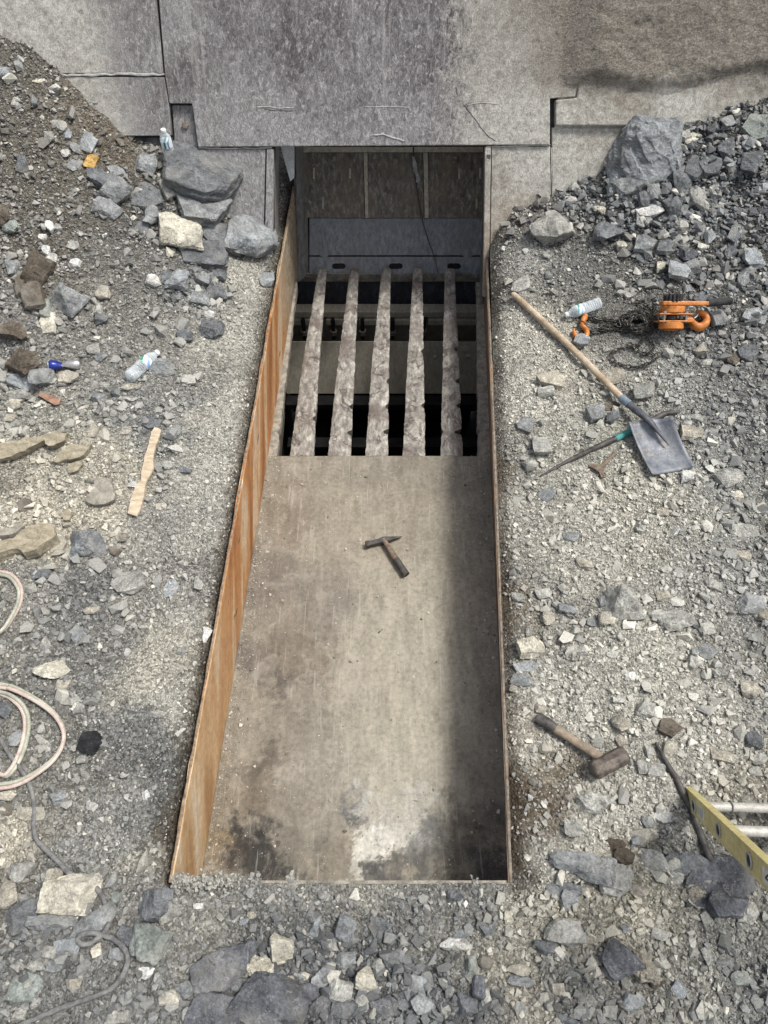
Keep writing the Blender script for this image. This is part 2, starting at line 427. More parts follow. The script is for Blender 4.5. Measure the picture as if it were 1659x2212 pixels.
NG = 240000
X = rng.uniform(-3.1, 3.1, NG); Y = rng.uniform(-.45, 4.75, NG)
ax = Y * CP + (HC - .6) * SP                       # inside the view only
ok = (abs(X) < (.5 * ax + .5)) & ~((Y > YN - .002) & (X > xl_top(Y) - TH - .012) & (X < xr_top(Y) + TH + .010))
X, Y = X[ok], Y[ok]
fl = field(X, Y); u = rng.uniform(size=len(X)); wild = fl[:, 3] * fl[:, 4]
rad = .0042 * (1 - u * (1 - (.0042 / .026) ** 2.0)) ** (-1 / 2.0)
rad *= np.clip(fl[:, 4], .5, 1.3) ** .8
big = rng.uniform(size=len(X)) < .15 * np.clip((wild - .3) / .6, 0, 1.25) + .022 * (fl[:, 4] > .62)
u2 = rng.uniform(size=len(X)); rb = .013 * (1 - u2 * (1 - (.013 / .040) ** 1.7)) ** (-1 / 1.6)
rb = np.where(Y < YN, rb * .76, rb)
rad = np.where(big, rb, rad)
dw = np.where(X < 0, (xl_top(Y) - TH) - X, X - xr_top(Y) - TH); dw = np.where(Y > YN, dw, .3)
keep = rng.uniform(size=len(X)) < .62 + .7 * fl[:, 3]
sel = keep & (rng.uniform(size=len(X)) < np.where(dw > .09, 2, sstep(.0, .09, dw)))
sel &= (rad < .014) | ((fl[:, 4] > .6) & (dw > .06))
for cx_, cy_, rx_, ry_ in ((1345, 700, 95, 42), (1370, 768, 60, 36), (1452, 690, 60, 36)):
    e0 = gp(cx_, cy_); ex, ey = rx_ / pxm(e0), abs(gp(cx_, cy_ - ry_)[1] - e0[1])
    sel &= ~((((X - e0[0]) / ex) ** 2 + ((Y - e0[1]) / ey) ** 2 < 1) & (rad > .0065))
# nothing coarse lies on the tools, hoses and litter
KEEP = [[(1169, 1027), (1302, 960), (1408, 908), (1466, 890)], [(1417, 1604), (1461, 1682), (1494, 1750), (1518, 1815), (1537, 1862)], [(1109, 636), (1230, 752), (1347, 864), (1403, 909)],
        [(1365, 925), (1440, 915), (1485, 1000), (1415, 1015), (1385, 950)], [(1390, 960), (1470, 960)], [(1400, 990), (1480, 985)], [(1330, 977), (1296, 1012)], [(1161, 1549), (1312, 1646)], [(1284, 1664), (1347, 1631)],
        [(277, 816), (342, 760)], [(1298, 653), (1221, 681)], [(105, 789), (172, 787)], [(336, 925), (318, 1000), (285, 1108)], [(85, 850), (130, 870)],
        [(0, 1238), (37, 1260), (39, 1308), (0, 1366)], [(0, 1481), (86, 1518), (139, 1581), (114, 1646), (36, 1694), (0, 1700)], [(0, 1499), (50, 1531), (53, 1602), (5, 1675)],
        [(0, 1598), (40, 1656), (71, 1720), (73, 1792), (112, 1848), (156, 1892)], [(207, 1918), (231, 1965), (231, 2004), (197, 2036), (168, 2032), (188, 2016), (242, 2027), (276, 2066), (260, 2114), (194, 2156), (96, 2192), (10, 2230)]]
kp = []
for pl in KEEP:
    q = [gp(*c)[:2] for c in pl]
    for a_, b_ in zip(q[:-1], q[1:]):
        for t_ in np.linspace(0, 1, max(2, int(np.linalg.norm(b_ - a_) / .03))): kp.append(a_ + (b_ - a_) * t_)
kp = np.array(kp); dk_ = np.full(len(X), 9.0)
for i in range(0, len(X), 20000): dk_[i:i + 20000] = np.sqrt(((X[i:i + 20000, None] - kp[:, 0]) ** 2 + (Y[i:i + 20000, None] - kp[:, 1]) ** 2).min(1))
sel &= (dk_ > .025 + rad) | (rad < .0065)
sel &= ~((Y > YN - .03) & (Y <= YN) & (rad > .009))
X, Y, rad, fl = X[sel], Y[sel], rad[sel], fl[sel]
soil = fl[:, :3]; dk = rng.uniform(size=len(X)) < fl[:, 3] * .95 - .02 + .10 * (Y < YN) * (fl[:, 3] > .5)
tone = rng.uniform(size=(len(X), 1))
darkc = np.array([.072, .076, .080]) * (1 - tone) + np.array([.27, .28, .275]) * tone
lightc = soil * (.76 + .48 * tone) + np.array([.05, .051, .05])
lightc = np.maximum(lightc, (.10 + .27 * tone) * np.array([1.0, .97, .885]))
dm = np.clip(1.05 - fl[:, 3:4] * 1.1, .12, .62)
cols = np.where(dk[:, None], darkc * (1 - dm) + soil * dm, lightc)
pale = rng.uniform(size=len(X)) < np.where(Y < YN, .025, .045)
cols[pale] = np.array([.52, .50, .43]) * rng.uniform(.75, 1.1, (pale.sum(), 1))
cols *= rng.uniform(.82, 1.18, (len(X), 1)) * np.where((Y < YN - .08) & (fl[:, 3] > .5), .80, 1.0)[:, None]
nl = 1500
Xl = xl_top(YN) + (xr_top(YN) - xl_top(YN)) * rng.uniform(size=nl) ** 1.5; Yl = YN + rng.normal(size=nl) * .012 + .004
rl = rng.uniform(.003, .011, nl); fl_ = field(Xl, Yl * 0 + YN - .1)[:, :3] * rng.uniform(.6, 1.35, (nl, 1))
Zl = .478 + .022 * rng.uniform(size=nl) + .012 * fbm(Xl * 6, Xl * 0, seed=5)
kl = fbm(Xl * 3.1, Xl * 0, seed=55) > -.45 + .9 * (Xl - xl_top(YN)) / 1.27
X, Y, rad, cols = np.r_[X, Xl[kl]], np.r_[Y, Yl[kl]], np.r_[rad, rl[kl]], np.r_[cols, fl_[kl]]
Zs = ground(X, Y) + rad * .30; Zs[len(X) - kl.sum():] = Zl[kl]
gr = scatter('gravel', X, Y, Zs, rad, cols, MV); gr['kind'] = 'stuff'
gr['label'] = 'loose grey and beige gravel scattered over the banks around the pit'
# ------------------------------------------------------------------ hopper wall: inclined plated wall above the pit mouth
def mat_wallplate(name, dust=.0, brown=0.0):
    t = NT(name); v = t.coord(); sep = t.new('ShaderNodeSeparateXYZ', {0: v})
    sx, tt = sep.outputs[0], sep.outputs[1]
    streak = t.noise(t.mapping(v, (1, .55, 1)), 48, 9, .82, .9)
    fine = t.noise(t.mapping(v, (1, .5, 1)), 210, 4, .75)
    big = t.noise(v, 3.2, 5, .6); mid = t.noise(v, 11, 6, .7)
    cloud = t.noise(t.mapping(v, (1, .6, 1)), 2.2, 7, .68, .6)
    d1 = t.ramp(streak, [(.37, (.030, .026, .028)), (.47, (.085, .074, .078)), (.55, (.17, .155, .158)), (.64, (.50, .48, .465))])
    d2 = t.ramp(streak, [(.36, (.10, .094, .096)), (.47, (.24, .232, .228)), (.56, (.37, .36, .35)), (.66, (.60, .585, .56))])
    dark = t.mix(t.ramp(cloud, [(.40, 0), (.62, .9)]), d1, d2)
    dark = t.mix(t.ramp(tt, [(.58, .8), (1.05, 0)]), dark, d2)
    drip = t.ramp(t.noise(t.mapping(v, (1, .05, 1)), 26, 4, .6), [(.60, 0), (.68, .5)])
    dark = t.mix(drip, dark, (.40, .385, .36))
    dl = t.noise(v, 30, 9, .80, .6)
    dust_c = t.ramp(dl, [(.36, (.27, .255, .22)), (.49, (.46, .44, .385)), (.62, (.66, .64, .575))])
    dust_b = t.ramp(dl, [(.36, (.14, .118, .092)), (.49, (.27, .237, .188)), (.62, (.42, .385, .32))])
    dust_c = t.mix(t.math('MULTIPLY', t.ramp(t.noise(v, 1.7, 6, .62, .4), [(.44, 0), (.62, .85)]), t.ramp(t.math('ADD', sx, 0.0), [(.3, .25), (.75, 1)])), dust_c, dust_b)
    # dust lies where the plates were not scoured: towards both ends of the wall
    s2 = t.math('ADD', sx, t.math('MULTIPLY', t.math('SUBTRACT', t.math('ADD', mid, big), 1.0), .55))
    s3 = t.math('ADD', s2, t.math('MULTIPLY', t.math('SUBTRACT', streak, .5), .9))
    m = t.ramp(t.math('MULTIPLY', t.math('ADD', s3, 2.5), .2), [(0, 1), (.165, .95), (.215, .12), (.565, .0), (.615, .85), (.70, 1)])
    m = t.math('MAXIMUM', m, dust) if dust else m
    c = t.mix(m, dark, dust_c)
    # caked brown dirt high on the right
    r = t.math('MULTIPLY', t.ramp(t.math('ADD', sx, t.math('MULTIPLY', t.math('SUBTRACT', big, .5), .7)), [(.45, 0), (1.5, .95)]), t.ramp(t.math('ADD', tt, t.math('MULTIPLY', t.math('SUBTRACT', mid, .5), .35)), [(.86, 0), (1.02, 1)]))
    c = t.mix(r, c, t.ramp(t.noise(t.mapping(v, (.6, 1, 1)), 90, 7, .78, 1.0), [(.37, (.075, .063, .05)), (.5, (.195, .17, .137)), (.63, (.38, .345, .29))]))
    # rusty seep low down beside the mouth
    q = t.math('MULTIPLY', t.ramp(t.math('ABSOLUTE', t.math('SUBTRACT', sx, .78)), [(0, .75), (.3, 0)]), t.ramp(t.math('ADD', tt, t.math('MULTIPLY', mid, .25)), [(.2, 1), (.52, 0)]))
    c = t.mix(q, c, t.ramp(mid, [(.35, (.22, .13, .06)), (.65, (.36, .27, .16))]))
    c = t.mix(.75, c, t.ramp(fine, [(.28, .5), (.7, 1.35)]), 'MULTIPLY')
    h = t.math('ADD', t.math('ADD', streak, mid), t.math('ADD', fine, t.noise(t.mapping(v, (.6, 1, 1)), 90, 7, .78, 1.0)))
    return t.done(c, .72, 0.0, t.bump(h, .7, .007), .3)

MW = mat_wallplate('scoured_steel'); MWD = mat_wallplate('dusty_steel', .8)
MWK = mat_simple('dark_steel', (.03, .03, .032), (.12, .115, .11), 18, rough=.7, bump=.4)
MWELD = mat_simple('weld_bead', (.34, .33, .30), (.6, .58, .53), 30, rough=.6)
MBOLT = mat_simple('dusty_bolt', (.12, .10, .085), (.30, .26, .21), 60, rough=.65)

wall = empty('hopper_wall', W0, 'tall inclined wall of scoured steel plates above the pit mouth', 'wall')
wall.rotation_euler = (WA, 0, 0); wall['kind'] = 'thing'
def wpoly(pts): return [p if abs(p[0]) < 10 and len(p) == 3 else wst(*p) for p in pts]
def wplate(name, px, w0, w1, mat, bevel=.004, label=None):
    m = MB().prism([wst(x, y) for x, y in px], w0, w1)
    o = m.build(name, mat, wall, bevel=bevel)
    if label: o['label'] = label
    return o
T0, T1 = -1.0, 3.2
def st(s, t): return ('st', s, t)
def wplate2(name, pts, w0, w1, mat, bevel=.004, label=None):
    o = MB().prism([(p[1], p[2]) if p[0] == 'st' else wst(*p) for p in pts], w0, w1).build(name, mat, wall, bevel=bevel)
    if label: o['label'] = label
    return o
# backing behind the plates (three pieces, so that the mouth stays open)
wplate2('backing', [st(-4.3, -.9), st(-.80, -.9), (589, 600), (592, 316), st(-.66, T1), st(-4.3, T1)], -.09, -.03, MWK, 0)
wplate2('backing', [(1047, 316), (1043, 600), st(.78, -.9), st(4.3, -.9), st(4.3, T1), st(.60, T1)], -.09, -.03, MWK, 0)
wplate2('backing', [(594, 314), (1045, 314), st(.598, T1), st(-.658, T1)], -.09, -.032, MWK, 0)
wplate2('wall_plate', [st(-4.3, wst(115, 159)[1]), (355, 159), (340, 0), st(-1.36, T1), st(-4.3, T1)], -.03, .020, MW, label='dusty upper left wall plate')
wplate2('wall_plate', [st(-4.3, wst(270, 293)[1]), (371, 293), (367, 224), (357, 166), st(-4.3, wst(115, 166)[1])], -.03, .024, MW, label='lower left wall plate')
wplate2('wall_plate', [(372, 620), (427, 321), (415, 227), (371, 227), (376, 293), (375, 330), (290, 600)], -.03, -.004, MW, label='narrow bolted filler plate')
wplate2('wall_plate', [st(-4.3, -.8), (285, 600), (371, 330), (371, 297), st(-4.3, wst(270, 297)[1])], -.03, -.010, MWK)
wplate2('wall_plate', [(430, 317), (1186, 312), (1186, 213), (1240, 209), (1252, 140), st(1.172, T1), st(-1.345, T1), (346, 0), (359.5, 165), (368.5, 223.5), (417, 223.5)], -.03, .030, MW, .005, 'large scoured plate above the mouth')
wplate2('wall_plate', [(1198, 216), (1198, 271), st(4.3, wst(1400, 271)[1]), st(4.3, T1), st(1.176, T1), (1253.5, 140), (1243, 212)], -.03, .034, MWD, .008, 'dusty right wall plate')
wplate2('wall_plate', [(1192, 276), (1192, 640), st(4.3, -.8), st(4.3, wst(1400, 276)[1])], -.03, .004, MWD)
wplate2('jamb_plate', [(430, 322), (574, 322), (567, 640), (380, 640)], -.03, .012, MW, label='left jamb plate')
wplate2('jamb_plate', [(577, 322), (592, 322), (588, 640), (570, 640)], -.03, .020, MW)
wplate2('jamb_plate', [(1062, 317), (1188, 316), (1188, 640), (1057, 640)], -.03, .012, MW, label='right jamb plate')
wplate2('jamb_plate', [(1047, 317), (1060, 317), (1055, 640), (1043, 640)], -.03, .020, MW)
def bead(pts, w, r, mat=MWELD, n=6):
    P = [(*wst(x, y), w) for x, y in pts]; P = spline(P, 5)
    P = [(p[0] + rng.normal() * r * .25, p[1] + rng.normal() * r * .3, p[2]) for p in P]
    return MB().tube(P, [r * rng.uniform(.7, 1.25) for _ in P], n, True, 1, (0, 0, 1)).build('weld_seam', mat, wall, True)
bead([(114, 162), (170, 162), (230, 162), (300, 161), (356, 161)], .024, .0065)
bead([(430, 319), (480, 320), (530, 320), (588, 319)], .016, .004)
bead([(1050, 316), (1100, 315), (1150, 314), (1188, 313)], .016, .004)
bead([(558, 231), (585, 231), (604, 234), (636, 232)], .0305, .0028)
bead([(572, 235), (590, 238), (612, 239), (634, 239)], .0298, .0022, MWK)
bead([(790, 230), (820, 231), (850, 230), (884, 232)], .0305, .002)
bead([(1001, 226), (1020, 250), (1040, 278), (1052, 292), (1068, 303)], .0298, .0025, MWK)
bead([(1008, 226), (1040, 222), (1075, 225)], .0305, .002)
bead([(806, 291), (826, 290), (846, 296), (872, 304)], .0305, .004)
bead([(1190, 318), (1190, 350), (1189, 380), (1188, 420)], .012, .003)
def hexbolt(M, r, h, mat, parent):
    m = MB().lathe([(0, r), (h * .8, r), (h, r * .82)], M, 6); return m.build('bolt', mat, parent)
s0, t0 = wst(400, 271)
hexbolt(Matrix(((0, 1, 0, s0), (0, 0, 1, t0), (1, 0, 0, -.006), (0, 0, 0, 1))), .021, .016, MBOLT, wall)

# caked dust hanging on the right of the wall
nx, nt = 260, 150
S, T = np.meshgrid(np.linspace(1.00, 4.0, nx), np.linspace(.62, 2.3, nt))
def stc(x, y): return np.array(wst(x, y, .04))
c1, c2, c3 = stc(1250, 145), stc(1300, 160), stc(1659, 148)
lip = np.interp(S, [c1[0], c2[0], c2[0] + .3, c3[0] - .12, c3[0], 4.5], [c1[1] - .04, c2[1] - .0, c2[1] - .03, c3[1] + .0, c3[1] + .02, c3[1] + .1])
lip = lip + .03 * fbm(S * 4, T * 4, seed=8)
up = sstep(-.10, .03, T - lip); crease = np.exp(-((T - lip + .03) / .035) ** 2) * sstep(1.5, 2.3, S + .25 * fbm(S * 2, T * 0, seed=14))
edge = sstep(c1[0] - .16, c1[0] + .12, S + .02 * fbm(S * 6, T * 6, seed=2))
H = .022 + .055 * up * edge + .018 * (1 - sstep(0, .20, abs(S - c1[0] - .08))) * up - .030 * crease
H += edge * (.016 * fbm(S * 3, T * 3, seed=4) + .004 * fbm(S * 14, T * 18, seed=6) + .003 * fbm(S * 50, T * 60, seed=16, oct=2))
H = np.where(T > lip - .12, H, np.minimum(H, .022)); H = H * sstep(0, .12, edge) + .012 * (1 - sstep(0, .12, edge)); H = H + .016 * (1 - up) * sstep(1.25, 1.6, S)
H = np.where(T < wst(1400, 268)[1] + .0, .0, H)
i = (np.arange(nt - 1)[:, None] * nx + np.arange(nx - 1)[None, :]).ravel()
np_mesh('dust_crust', np.c_[S.ravel(), T.ravel(), H.ravel()], np.c_[i, i + 1, i + 1 + nx, i + nx], MWD, None, wall, True)['label'] = 'brown caked dust on the right of the wall'

# ------------------------------------------------------------------ trough: floor plate, side walls, grizzly bars
trough = empty('feeder_trough', (0, 1.6, 0), 'long steel feeder trough with dusty floor and five jagged grizzly bars', 'feeder')
TI = Matrix.Translation((0, -1.6, 0))
def tr(o): o.matrix_parent_inverse = TI; return o

def mat_floor():
    t = NT('dusty_floor_steel'); v = t.coord()
    a = t.new('ShaderNodeAttribute', attribute_name='col').outputs['Color']
    n1 = t.noise(v, 45, 6, .7); n2 = t.noise(v, 300, 3, .7); n3 = t.noise(t.mapping(v, (1, .12, 1), (0, 0, R(-3))), 26, 5, .65)
    c = t.mix(.8, a, t.ramp(n1, [(.32, .68), (.5, .98), (.68, 1.25)]), 'MULTIPLY')
    c = t.mix(.5, c, t.ramp(t.noise(t.mapping(v, (1, .35, 1)), 13, 8, .72, .5), [(.36, .62), (.6, 1.18)]), 'MULTIPLY')
    c = t.mix(.5, c, t.ramp(n2, [(.3, .6), (.7, 1.3)]), 'MULTIPLY')
    c = t.mix(.35, c, t.ramp(n3, [(.3, .65), (.7, 1.25)]), 'MULTIPLY')
    c = t.mix(t.ramp(t.noise(v, 9, 8, .72, .6), [(.5, 0), (.66, .35)]), c, (.40, .365, .30))
    c = t.mix(t.ramp(t.noise(v, 14, 8, .75, .4), [(.58, 0), (.70, .4)]), c, (.13, .12, .105))
    pit = t.ramp(t.voro(v, 70), [(.0, .35), (.10, 1)])
    c = t.mix(.25, c, pit, 'MULTIPLY')
    scr = t.ramp(t.noise(t.mapping(v, (1, .05, 1), (0, 0, R(7))), 60, 3, .6), [(.62, 0), (.68, .35)])
    c = t.mix(scr, c, (.42, .395, .34))
    return t.done(c, .9, 0, t.bump(t.math('ADD', n1, n2), .6, .004), .2)
FB = [(830, 1010, 90, (.25, .22, .175)), (700, 1010, 80, (.29, .25, .195)), (1000, 1010, 60, (.26, .235, .195)), (620, 1100, 60, (.24, .195, .145)), (800, 1130, 100, (.33, .285, .215)), (960, 1150, 70, (.31, .275, .215)), (1040, 1150, 40, (.30, .27, .22)),
      (560, 1250, 60, (.21, .18, .15)), (720, 1300, 70, (.24, .21, .175)), (860, 1290, 90, (.38, .34, .265)), (640, 1400, 60, (.22, .18, .14)), (800, 1380, 60, (.38, .345, .27)), (540, 1420, 40, (.17, .15, .13)), (620, 1470, 26, (.12, .10, .085)), (900, 1430, 90, (.40, .36, .285)), (1040, 1400, 50, (.34, .31, .25)),
      (520, 1560, 50, (.26, .225, .175)), (640, 1560, 60, (.26, .23, .185)), (780, 1560, 70, (.36, .325, .26)), (880, 1560, 60, (.44, .40, .315)), (1030, 1560, 50, (.36, .33, .265)), (560, 1640, 30, (.15, .125, .10)), (700, 1660, 60, (.32, .29, .24)), (850, 1680, 80, (.42, .385, .31)), (1030, 1700, 40, (.32, .295, .245)),
      (480, 1730, 40, (.24, .195, .14)), (560, 1720, 34, (.20, .16, .12)), (640, 1740, 50, (.25, .22, .18)), (470, 1830, 24, (.26, .19, .11)), (540, 1810, 42, (.045, .043, .042)), (580, 1860, 40, (.05, .048, .047)), (500, 1870, 26, (.09, .07, .055)), (640, 1830, 36, (.22, .2, .165)), (700, 1880, 40, (.27, .235, .185)), (650, 1900, 26, (.12, .11, .095)),
      (770, 1740, 26, (.15, .15, .15)), (760, 1770, 20, (.12, .125, .13)), (835, 1785, 24, (.68, .67, .63)), (800, 1838, 25, (.66, .64, .59)), (880, 1725, 24, (.56, .55, .51)), (785, 1735, 20, (.56, .55, .52)), (845, 1715, 20, (.5, .49, .45)), (890, 1780, 22, (.55, .54, .5)), (905, 1770, 14, (.22, .225, .23)), (850, 1765, 10, (.2, .205, .21)), (850, 1820, 14, (.74, .71, .65)), (775, 1865, 12, (.7, .67, .6)), (870, 1790, 12, (.6, .58, .53)), (815, 1860, 14, (.5, .48, .43)), (820, 1812, 9, (.3, .29, .27)), (760, 1895, 16, (.55, .52, .46)), (860, 1750, 26, (.45, .43, .38)), (920, 1790, 30, (.2, .2, .195)), (920, 1850, 30, (.15, .145, .135)), (830, 1890, 30, (.10, .10, .105)), (900, 1730, 20, (.5, .48, .42)),
      (1000, 1760, 34, (.17, .155, .13)), (980, 1820, 34, (.16, .145, .125)), (1040, 1850, 34, (.10, .098, .095)), (1060, 1900, 30, (.11, .105, .10)), (980, 1890, 30, (.13, .115, .10)), (930, 1905, 20, (.3, .26, .2)), (1070, 1760, 26, (.2, .185, .16))]
_fp = np.array([at_z(b[0], b[1], 0)[:2] for b in FB]); _fr = np.array([b[2] / pxm(at_z(b[0], b[1], 0)) for b in FB]); _fcol = np.array([b[3] for b in FB]); _fl = _fcol.mean(1)[:, None]; _fcol = (_fcol + .25 * (_fl - _fcol)) * np.array([.83, .82, .775])
YR = at_z(829, 985, 0)[1]
nx, ny = 260, 460
sx, yy = np.meshgrid(np.linspace(0, 1, nx), np.linspace(YN + .012, YR, ny))
X = xl_bot(yy) * (1 - sx) + xr_bot(yy) * sx
wx = X + .055 * fbm(X * 8, yy * 8, seed=61, oct=6, gain=.82); wy = yy + .055 * fbm(X * 8, yy * 8, seed=62, oct=6, gain=.82)
w = np.exp(-(((wx.ravel()[:, None] - _fp[:, 0]) ** 2 + (wy.ravel()[:, None] - _fp[:, 1]) ** 2) / _fr ** 2) * 1.5)
cc = (w @ _fcol + .02 * np.array([.27, .24, .19])) / (w.sum(1)[:, None] + .02)
Zf = .0015 * fbm(X * 6, yy * 6, seed=63)
i = (np.arange(ny - 1)[:, None] * nx + np.arange(nx - 1)[None, :]).ravel()
Vf = np.c_[X.ravel(), yy.ravel(), Zf.ravel()]; n0 = len(Vf)
fo = np_mesh('floor_plate', Vf, np.c_[i, i + 1, i + 1 + nx, i + nx], mat_floor(), cc, trough, True); tr(fo)
so = fo.modifiers.new('Solidify', 'SOLIDIFY'); so.thickness = .025; so.offset = -1
tr(MB().box((0, YR - .012, -.05), (1.36, .02, .045)).build('floor_lip', MWK, trough))

def mat_rustwall():
    t = NT('rusty_orange_steel'); v = t.coord()
    d = t.mapping(v, (1, 1, 1), (R(-48), 0, 0)); d = t.mapping(d, (1, .13, 1.0))
    n = t.noise(d, 6.5, 3, .5, .5); n2 = t.noise(v, 26, 7, .74, .6); fine = t.noise(v, 220, 4, .7)
    ysep = t.new('ShaderNodeSeparateXYZ', {0: v}).outputs[1]
    orange = t.ramp(n, [(.32, (.25, .10, .036)), (.45, (.41, .18, .062)), (.54, (.46, .245, .10)), (.61, (.56, .42, .29)), (.68, (.45, .23, .095))])
    tan = t.ramp(n, [(.32, (.36, .20, .09)), (.46, (.50, .325, .17)), (.58, (.54, .38, .22)), (.66, (.60, .49, .36))])
    f = t.ramp(t.math('ADD', ysep, t.math('MULTIPLY', t.math('SUBTRACT', n, .5), 1.2)), [(.1, 0), (.9, 1)])
    f2 = t.new('ShaderNodeMapRange', {0: ysep, 1: .9, 2: 1.8, 3: 0, 4: 1}).outputs[0]
    c = t.mix(f2, tan, orange)
    f3 = t.new('ShaderNodeMapRange', {0: t.math('ADD', ysep, t.math('MULTIPLY', n2, .5)), 1: 3.85, 2: 4.35, 3: 0, 4: 1}).outputs[0]
    c = t.mix(f3, c, t.ramp(n2, [(.3, (.16, .13, .10)), (.5, (.30, .235, .155)), (.7, (.42, .35, .25))]))
    c = t.mix(.8, c, t.ramp(n2, [(.3, .6), (.65, 1.2)]), 'MULTIPLY')
    gash = t.ramp(t.noise(t.mapping(v, (1, .35, 1), (R(-50), 0, 0)), 17, 2, .4), [(.73, 0), (.75, 1)])
    c = t.mix(gash, c, (.05, .035, .025))
    c = t.mix(.4, c, t.ramp(fine, [(.3, .6), (.7, 1.25)]), 'MULTIPLY')
    return t.done(c, .68, .1, t.bump(t.math('ADD', n2, fine), .25, .003), .4)
MRUST = mat_rustwall()
MRIM = mat_simple('rusty_rim', (.15, .10, .065), (.36, .27, .18), 40, rough=.85)
MRIMG = mat_simple('grey_brown_rim', (.12, .10, .082), (.29, .25, .20), 40, rough=.85)
MCAKE = mat_simple('dust_caked_steel', (.17, .155, .13), (.38, .345, .28), 24, rough=.9, bump=.6, bd=.006)

def side_wall(top, bot, y0, y1, sgn, label, zb=-.06, n=60):
    m = MB(); ys = np.linspace(y0, y1, n); prof = []
    for k, y in enumerate(ys):
        jag = .004 * vnoise(np.array([y * 7.]), np.array([2.]), seed=40)[0] + .004 * vnoise(np.array([y * 31.]), np.array([5.]), seed=41)[0]
        x0 = float(bot(y)); x1 = float(top(y)); sl = (x1 - x0) / .5
        th = TH + .004 * vnoise(np.array([y * 23.]), np.array([3.]), seed=43)[0]
        zt = .5 + jag
        prof += [(x0 + sl * zb if zb < 0 else x0, y, zb), (x1, y, zt), (x1 + sgn * th, y, zt), (x0 + sgn * TH + sl * zb, y, zb)]
    fs = []
    for k in range(n - 1):
        for j in range(4):
            fs.append([k * 4 + j, k * 4 + (j + 1) % 4, (k + 1) * 4 + (j + 1) % 4, (k + 1) * 4 + j])
    fs += [[0, 1, 2, 3], [(n - 1) * 4 + j for j in (3, 2, 1, 0)]]
    m.add(prof, fs); o = m.build('side_wall', MRUST, trough); o['label'] = label
    bm = bmesh.new(); bm.from_mesh(o.data); bmesh.ops.recalc_face_normals(bm, faces=bm.faces); bm.to_mesh(o.data); bm.free()
    return tr(o)
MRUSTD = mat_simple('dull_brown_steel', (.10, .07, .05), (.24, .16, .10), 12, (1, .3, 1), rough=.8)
side_wall(lambda y: xl_top(y), lambda y: xl_bot(y) - .0, YN, 4.70, -1, 'rust orange left trough wall with pale diagonal streaks')
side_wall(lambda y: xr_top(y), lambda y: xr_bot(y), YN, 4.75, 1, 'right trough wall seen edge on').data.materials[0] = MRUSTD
# dusty rim caps and the edge of the near plate
for top, sg in ((xl_top, -1), (xr_top, 1)):
    P = [(float(top(y)) + sg * TH * .6, y, .5015 + .004 * vnoise(np.array([y * 7.]), np.array([2.]), seed=40)[0]) for y in np.linspace(YN, 4.7, 90)]
    tr(MB().tube(P, [.0058 * rng.uniform(.6, 1.25) for _ in P], 6, True, .5).build('rim', MRIM if sg < 0 else MRIMG, trough, True))
tr(MB().box(((xl_bot(YN) + xr_bot(YN)) / 2 - .02, YN + .003, .24), (1.27, .012, .49)).build('end_plate', MCAKE, trough))

def mat_bar():
    t = NT('worn_bar_steel'); v = t.coord(); sep = t.new('ShaderNodeSeparateXYZ', {0: v})
    n = t.noise(t.mapping(v, (1, .75, 1)), 5.5, 4, .55, 1.1); fine = t.noise(v, 120, 5, .7); mid = t.noise(v, 14, 5, .65)
    mid = t.noise(t.mapping(v, (1.2, .55, 1)), 24, 7, .75, .5)
    base = t.ramp(mid, [(.35, (.10, .092, .083)), (.46, (.225, .208, .18)), (.55, (.33, .305, .26)), (.65, (.54, .515, .46))])
    base = t.mix(t.ramp(t.noise(v, 5, 3, .6), [(.48, 0), (.66, .75)]), base, (.125, .095, .08))
    k = t.math('FRACT', t.math('MULTIPLY', n, 4.0))
    line = t.ramp(t.math('ABSOLUTE', t.math('SUBTRACT', k, .5)), [(0, 1), (.045, .9), (.11, 0)])
    msk = t.ramp(t.noise(v, 9, 2, .5), [(.38, 0), (.50, 1)])
    c = t.mix(t.math('MULTIPLY', t.math('MULTIPLY', line, msk), .85), base, (.085, .065, .058))
    c = t.mix(.6, c, t.ramp(fine, [(.3, .55), (.7, 1.3)]), 'MULTIPLY')
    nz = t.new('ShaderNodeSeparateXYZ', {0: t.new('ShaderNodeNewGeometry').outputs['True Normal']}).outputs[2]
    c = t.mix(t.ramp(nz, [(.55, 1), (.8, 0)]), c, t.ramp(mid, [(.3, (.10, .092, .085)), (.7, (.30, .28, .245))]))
    return t.done(c, .52, .3, t.bump(t.math('ADD', t.math('MULTIPLY', line, -.5), t.math('ADD', fine, mid)), .5, .004), .5)
MBAR = mat_bar()
BARS = [((688, 706), (626, 677.6), (655, 690), [(.80, 7)]),
        ((756.6, 775), (708, 757.6), (731, 767), [(.735, 8), (.875, 9)]),
        ((825, 844), (789.6, 838), (804, 841), [(.60, 6), (.735, 7), (.87, 10)]),
        ((893, 912), (870, 918.6), (880.5, 915.5), [(.44, 6), (.73, 7)]),
        ((961, 981.6), (952, 1000), (957, 991), [(.43, 8), (.60, 8), (.73, 9), (.87, 14)])]
